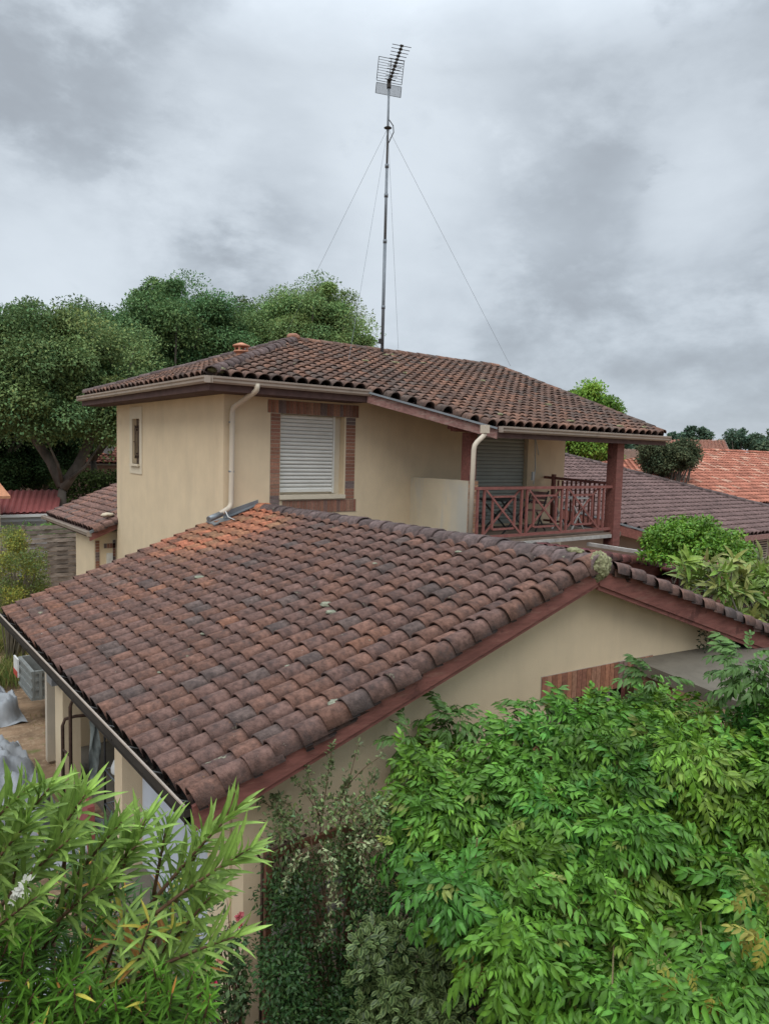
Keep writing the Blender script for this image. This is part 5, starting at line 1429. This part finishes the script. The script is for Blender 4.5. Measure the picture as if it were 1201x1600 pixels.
# ------------------------------------------------ abelia-like shrub by the gable wall, with a variegated one in front
SM = leaf_tpl(.5, .15, .15, 1)
ab = thing('leafy_shrub', (3.1, 4.55, -4.9), 'dark small leaved shrub against the gable wall between the iron gate and the wisteria', 'shrub')
cl = Cloud(); rs = np.random.default_rng(23); mbs = MB()
for k in range(165):
    px, py = rs.uniform(420, 720), rs.uniform(1262, 1720)
    lim = 425 + max(0, (1340 - py)) * .35
    if px < lim or (py < 1300 and px > 610): continue
    dd = 5.75 - (py - 1260) / 460 * .75 + rs.uniform(-.32, .25); q = np.array(atf(px, py, dd)); kk = rs.uniform(.6, 1.35)
    if rs.random() < .22 and py > 1330: continue
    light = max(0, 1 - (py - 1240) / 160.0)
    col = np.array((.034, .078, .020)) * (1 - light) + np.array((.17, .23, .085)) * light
    if rs.random() < .03: col = np.array((.20, .25, .10))
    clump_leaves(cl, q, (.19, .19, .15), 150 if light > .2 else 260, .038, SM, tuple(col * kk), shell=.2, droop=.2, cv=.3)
def spray(px0, py0, px1, py1, dd, bend=.1, n=90, col=(.13, .17, .07), L=.042, sp=.055):
    a = atf(px0, py0, dd); b = atf(px1, py1, dd - .05); mid = a.lerp(b, .5) + Vector((0, 0, bend)); pts = []
    for i in range(9):
        t_ = i / 8; pts.append(a * (1 - t_) ** 2 + mid * 2 * t_ * (1 - t_) + b * t_ ** 2)
    mbs.tube(pts, [.006 - .0045 * i / 8 for i in range(9)], 5)
    tt_ = RNG.random(n) ** .8; P = np.array([a * (1 - t) ** 2 + mid * 2 * t * (1 - t) + b * t ** 2 for t in tt_]) + RNG.normal(0, sp, (n, 3)) * (1.1 - tt_)[:, None]
    dr = nrmz(np.array(b - a)); D = nrmz(rdir(n) * .9 + dr * .6)
    cl.add(scatter(SM, P, D, nrmz(rdir(n) * .6 + [0, -.2, .8]), L * RNG.uniform(.7, 1.3, n), np.array(col) * RNG.uniform(.6, 1.4, (n, 1))))
for a in ((500, 1300, 520, 1160, .03, 150), (500, 1290, 478, 1195, .05, 90), (520, 1280, 545, 1215, .04, 120), (540, 1290, 590, 1205, .06, 80), (480, 1290, 425, 1245, .08, 110), (470, 1310, 402, 1250, .1, 60), (560, 1300, 615, 1240, .06, 120), (570, 1310, 640, 1215, .05, 60), (455, 1330, 430, 1260, .06, 80), (520, 1260, 600, 1180, .12, 40), (530, 1290, 560, 1160, .04, 40), (500, 1275, 455, 1215, .05, 60)):
    spray(a[0], a[1], a[2], a[3], 5.7, a[4], a[5])
for a in ((520, 1340, 515, 1470, .15, 90), (560, 1330, 585, 1450, .2, 80), (480, 1330, 440, 1400, .15, 70), (600, 1330, 700, 1390, .15, 70), (540, 1320, 620, 1350, .15, 90), (500, 1320, 530, 1420, .2, 60), (520, 1450, 495, 1480, .1, 50)):
    spray(a[0], a[1], a[2], a[3], 5.35, a[4], a[5], (.30, .35, .18), .036, .03)
for k in range(30):
    px = rs.uniform(430, 660); b = atf(px, rs.uniform(1290, 1440), 5.6); mbs.tube([(3.1 + rs.uniform(-.2, .3), 4.5, -4.9), Vector((3.1, 4.5, -4.9)).lerp(b, .5) + Vector((0, 0, .1)), b], [.016, .01, .004], 5)
cl.build('foliage', 'leaf', ab); mbs.build('stem', 'stem', ab)
# variegated euonymus: leaf with a pale margin
vt, vf = leaf_tpl(.5, .1, .12, 3); vtint = np.ones((len(vt), 3)); 
for i in range(len(vt)):
    if abs(vt[i, 1]) > .03 or i == len(vt) - 1: vtint[i] = (8, 5, 6)
va = thing('variegated_shrub', (3.3, 3.9, -4.9), 'small shrub with cream edged leaves at the foot of the wisteria', 'shrub')
cl = Cloud(); cen = []
for k in range(150):
    px, py = rs.uniform(555, 730), rs.uniform(1445, 1680)
    if px + (py - 1450) * -.25 > 715: continue
    dd = 5.0 - (py - 1450) / 230 * .45 + rs.uniform(-.25, .2)
    q = np.array(atf(px, py, dd)); n = 16; u = nrmz(rdir(n) + [-.2, -.4, .5])
    t = np.array((.022, .047, .014)) * RNG.uniform(.7, 1.4, (n, 1))
    cl.add(scatter((vt, vf), q + u * .05, nrmz(u + rdir(n) * .3), nrmz(np.array([-.1, -.3, .9]) + rdir(n) * .4), RNG.uniform(.045, .075, n), t, vtint))
cl.build('foliage', 'leaf', va)
mb = MB()
for k in range(12):
    b = atf(rs.uniform(570, 700), rs.uniform(1480, 1560), 4.95); mb.tube([(3.3, 3.9, -4.9), b], [.014, .004], 5)
mb.build('stem', 'stem', va)
# dark undergrowth at the feet of the shrubs
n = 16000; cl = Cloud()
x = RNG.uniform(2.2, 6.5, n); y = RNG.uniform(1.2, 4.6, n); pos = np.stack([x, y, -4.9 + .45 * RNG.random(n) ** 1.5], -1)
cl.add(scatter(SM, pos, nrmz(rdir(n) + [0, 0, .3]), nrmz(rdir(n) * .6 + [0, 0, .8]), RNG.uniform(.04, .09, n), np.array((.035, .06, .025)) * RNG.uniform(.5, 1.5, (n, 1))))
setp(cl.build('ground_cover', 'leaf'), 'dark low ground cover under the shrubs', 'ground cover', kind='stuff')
# border stones at the bottom
for i, (px, py, s_, lb) in enumerate(((352, 1560, .16, 'mossy yellow brown stone at the foot of the corner pillar'), (455, 1590, .2, 'mossy yellow brown kerb stone right of the iron gate'))):
    q = atz(px, py, -4.82); o = lump('border_stone', (q.x, q.y, -4.83), (s_, s_ * .6, .1), None, i * 5 + 2, 'concrete', 3); setp(o, lb, 'stone')

# rose bush at the corner pillar
rb = thing('rose_bush', (2.1, 4.6, -4.9), 'thin rose bush with pink flowers before the corner pillar of the garage', 'rose bush')
cl = Cloud(); mb = MB(); rs = np.random.default_rng(41)
for k in range(26):
    px, py = rs.uniform(300, 378), rs.uniform(1465, 1600); q = atf(px, py, 5.25)
    clump_leaves(cl, q, (.09, .09, .08), 60, .05, SM, tuple(np.array((.07, .12, .045)) * rs.uniform(.7, 1.3)), shell=.1)
    mb.tube([(2.3 + rs.uniform(-.1, .1), 4.55, -4.9), q], [.01, .004], 4)
for (px, py) in ((372, 1450), (355, 1405), (345, 1480), (332, 1430), (362, 1520)):
    q = atf(px, py, 5.25); mb.tube([(2.3, 4.6, -4.9), q.lerp(Vector((2.3, 4.6, -4.9)), .3) + Vector((0, 0, .1)), q], [.008, .006, .002], 4)
    clump_leaves(cl, q, (.06, .06, .06), 12, .045, SM, (.08, .12, .05), shell=.1)
cl.build('foliage', 'leaf', rb); mb.build('stem', 'stem', rb)
PT = leaf_tpl(.9, -.3, .3, 1)
for (px, py, c) in ((375, 1447, (.75, .12, .16)), (334, 1535, (.70, .06, .16)), (326, 1520, (.72, .45, .25)), (345, 1500, (.65, .35, .25)), (374, 1432, (.7, .2, .22))):
    f = Cloud(); q = np.array(atf(px, py, 5.15)); n = 18; u = nrmz(rdir(n) + [-.2, -.3, .6])
    f.add(scatter(PT, np.repeat(q[None], n, 0), u, nrmz(rdir(n) + [0, 0, .5]), RNG.uniform(.025, .045, n), np.array(c) * RNG.uniform(.7, 1.2, (n, 1)))); f.build('flower', 'petal', rb)

# small vine tendrils on the canopy wall
cl = Cloud()
for k in range(10):
    q = aty(1100 + rs.uniform(-8, 22), 985 + rs.uniform(-5, 28), 4.35); clump_leaves(cl, q, (.05, .03, .05), 14, .045, SM, (.03, .045, .02), shell=.1)
setp(cl.build('ivy', 'leaf'), 'few dark ivy sprigs on the gable wall above the concrete canopy', 'ivy')

# ------------------------------------------------ oleander in the lower left, close to the eye
ol = thing('oleander', (.6, 2.4, -4.9), 'big oleander with long narrow light green leaves filling the lower left', 'oleander')
cl = Cloud(); mbs = MB(); OL = leaf_tpl(.125, .26, .25, 3); OLV = np.array([.9, 1.25, .88, .88, 1.25, .92, .92, 1.2, .95, .95, 1.05]); rs = np.random.default_rng(77)
def shoot(x0, y0, d0, x1, y1, d1, n=26, L=.15, col=(.25, .39, .085), an0=.26, an1=.75, old=None, r=.007, start=.25):
    a = atf(x0, y0, d0); b = atf(x1, y1, d1); dr = (b - a); ln = dr.length; dr.normalize(); mid = a.lerp(b, .5) + Vector((0, 0, .04 * ln))
    pts = [a * (1 - t) ** 2 + mid * 2 * t * (1 - t) + b * t * t for t in np.linspace(0, 1, 7)]
    mbs.tube(pts, [r, r * .95, r * .85, r * .75, r * .6, r * .5, r * .3], 6)
    D = []; P = []; Nn = []; T = []; S = []
    e1 = dr.cross(Vector((.1, .2, 1))).normalized(); e2 = dr.cross(e1)
    nw = max(1, n // 3)
    for w_ in range(nw):
        t = start + (1 - start) * (w_ + .5) / nw; p = a * (1 - t) ** 2 + mid * 2 * t * (1 - t) + b * t * t; ph = rs.uniform(0, 6.28); f = (1 - t)
        for q in range(3):
            pp = ph + q * 2.09 + rs.normal(0, .25); rad = e1 * math.cos(pp) + e2 * math.sin(pp); an = an0 + (an1 - an0) * f + rs.normal(0, .1)
            d_ = dr * math.cos(an) + rad * math.sin(an) + Vector((0, 0, -.10 * f)); D.append(d_); P.append(p); Nn.append(dr * math.sin(an) - rad * math.cos(an) + Vector((0, 0, .35)))
            s_ = L * rs.uniform(.75, 1.15) * (1 - .35 * max(0, t - .8) / .2); S.append(s_)
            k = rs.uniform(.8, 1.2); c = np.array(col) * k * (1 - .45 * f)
            if old and rs.random() < old: c = np.array((.40, .36, .06)) if rs.random() < .6 else np.array((.42, .20, .05))
            T.append(c)
    cl.add(scatter(OL, np.array(P), np.array(D), np.array(Nn), np.array(S), np.array(T), OLV))
for s in ((230, 1420, 2.35, 372, 1262, 2.2, 42, .145), (215, 1450, 2.3, 392, 1325, 2.1, 48, .15), (190, 1540, 2.3, 372, 1462, 2.1, 30, .15), (240, 1400, 2.4, 262, 1285, 2.3, 30, .13),
          (160, 1430, 2.35, 228, 1280, 2.2, 36, .145), (90, 1410, 2.35, 190, 1285, 2.2, 42, .15), (40, 1390, 2.3, 135, 1240, 2.1, 42, .16), (-30, 1380, 2.3, 80, 1228, 2.1, 36, .16), (-80, 1360, 2.2, 40, 1235, 2.1, 36, .16),
          (120, 1420, 2.4, 215, 1320, 2.2, 36, .14), (-20, 1440, 2.3, 110, 1310, 2.1, 39, .15), (60, 1470, 2.3, 170, 1370, 2.15, 39, .14), (-60, 1420, 2.2, 40, 1290, 2.1, 36, .15), (10, 1450, 2.4, 30, 1330, 2.2, 33, .14),
          (250, 1500, 2.35, 330, 1400, 2.2, 36, .14), (-60, 1500, 2.2, 60, 1400, 2.05, 36, .14), (270, 1420, 2.4, 318, 1310, 2.3, 30, .13), (100, 1360, 2.4, 110, 1240, 2.3, 30, .15)):
    shoot(*s[:6], n=s[6], L=s[7])
for s in ((190, 1600, 2.4, 235, 1440, 2.2, 42, .13), (150, 1560, 2.45, 200, 1420, 2.25, 36, .13), (230, 1560, 2.4, 270, 1450, 2.25, 36, .13), (250, 1620, 2.4, 330, 1500, 2.25, 30, .12)):
    shoot(*s[:6], n=s[6], L=s[7], old=.17, an0=.8, an1=1.6)
random.seed(3)
for k in range(330):     # the dense, darker and softer mass below
    x = rs.uniform(-160, 330); y = rs.uniform(1400, 1800)
    if x > 150 and y < 1500: continue
    if x > 60 and 1440 < y < 1500 and rs.random() < .5: continue
    d0 = rs.uniform(2.15, 2.5) - (y - 1430) / 400 * .35
    kk = rs.uniform(.7, 1.2)
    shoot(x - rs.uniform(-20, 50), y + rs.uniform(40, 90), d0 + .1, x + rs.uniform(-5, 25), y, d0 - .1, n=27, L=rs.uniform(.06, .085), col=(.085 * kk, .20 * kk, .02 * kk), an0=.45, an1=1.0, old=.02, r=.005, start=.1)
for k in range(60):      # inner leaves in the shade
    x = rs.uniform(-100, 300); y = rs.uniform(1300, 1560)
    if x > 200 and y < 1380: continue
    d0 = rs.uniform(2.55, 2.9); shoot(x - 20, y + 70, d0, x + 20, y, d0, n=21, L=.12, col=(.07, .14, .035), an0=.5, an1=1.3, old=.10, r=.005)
cl.build('foliage', 'leaf', ol)
for k in range(22):
    x = rs.uniform(-60, 280); b = atf(x, rs.uniform(1420, 1620), 2.5); a = Vector((.6 + rs.uniform(-.2, .3), 2.4 + rs.uniform(-.2, .2), -4.9)); mbs.tube([a, a.lerp(b, .5) + Vector((rs.uniform(-.1, .1), rs.uniform(-.1, .1), 0)), b], [.025, .018, .008], 6)
mbs.build('stem', 'stem', ol)
for (px, py, s_) in ((32, 1392, .55), (44, 1382, .5), (22, 1402, .45)):
    f = Cloud(); q = np.array(atf(px, py, 2.1)); n = 9; u = nrmz(rdir(n) + [-.4, -.6, .3])
    f.add(scatter(leaf_tpl(.75, .5, .2, 2), q + .012 * rdir(n), u, nrmz(rdir(n) * .4 + [-.4, -.6, .5]), RNG.uniform(.028, .042, n) * s_ * 1.2, np.array((.72, .72, .66)) * RNG.uniform(.8, 1.1, (n, 1)))); f.build('flower', 'petal', ol)
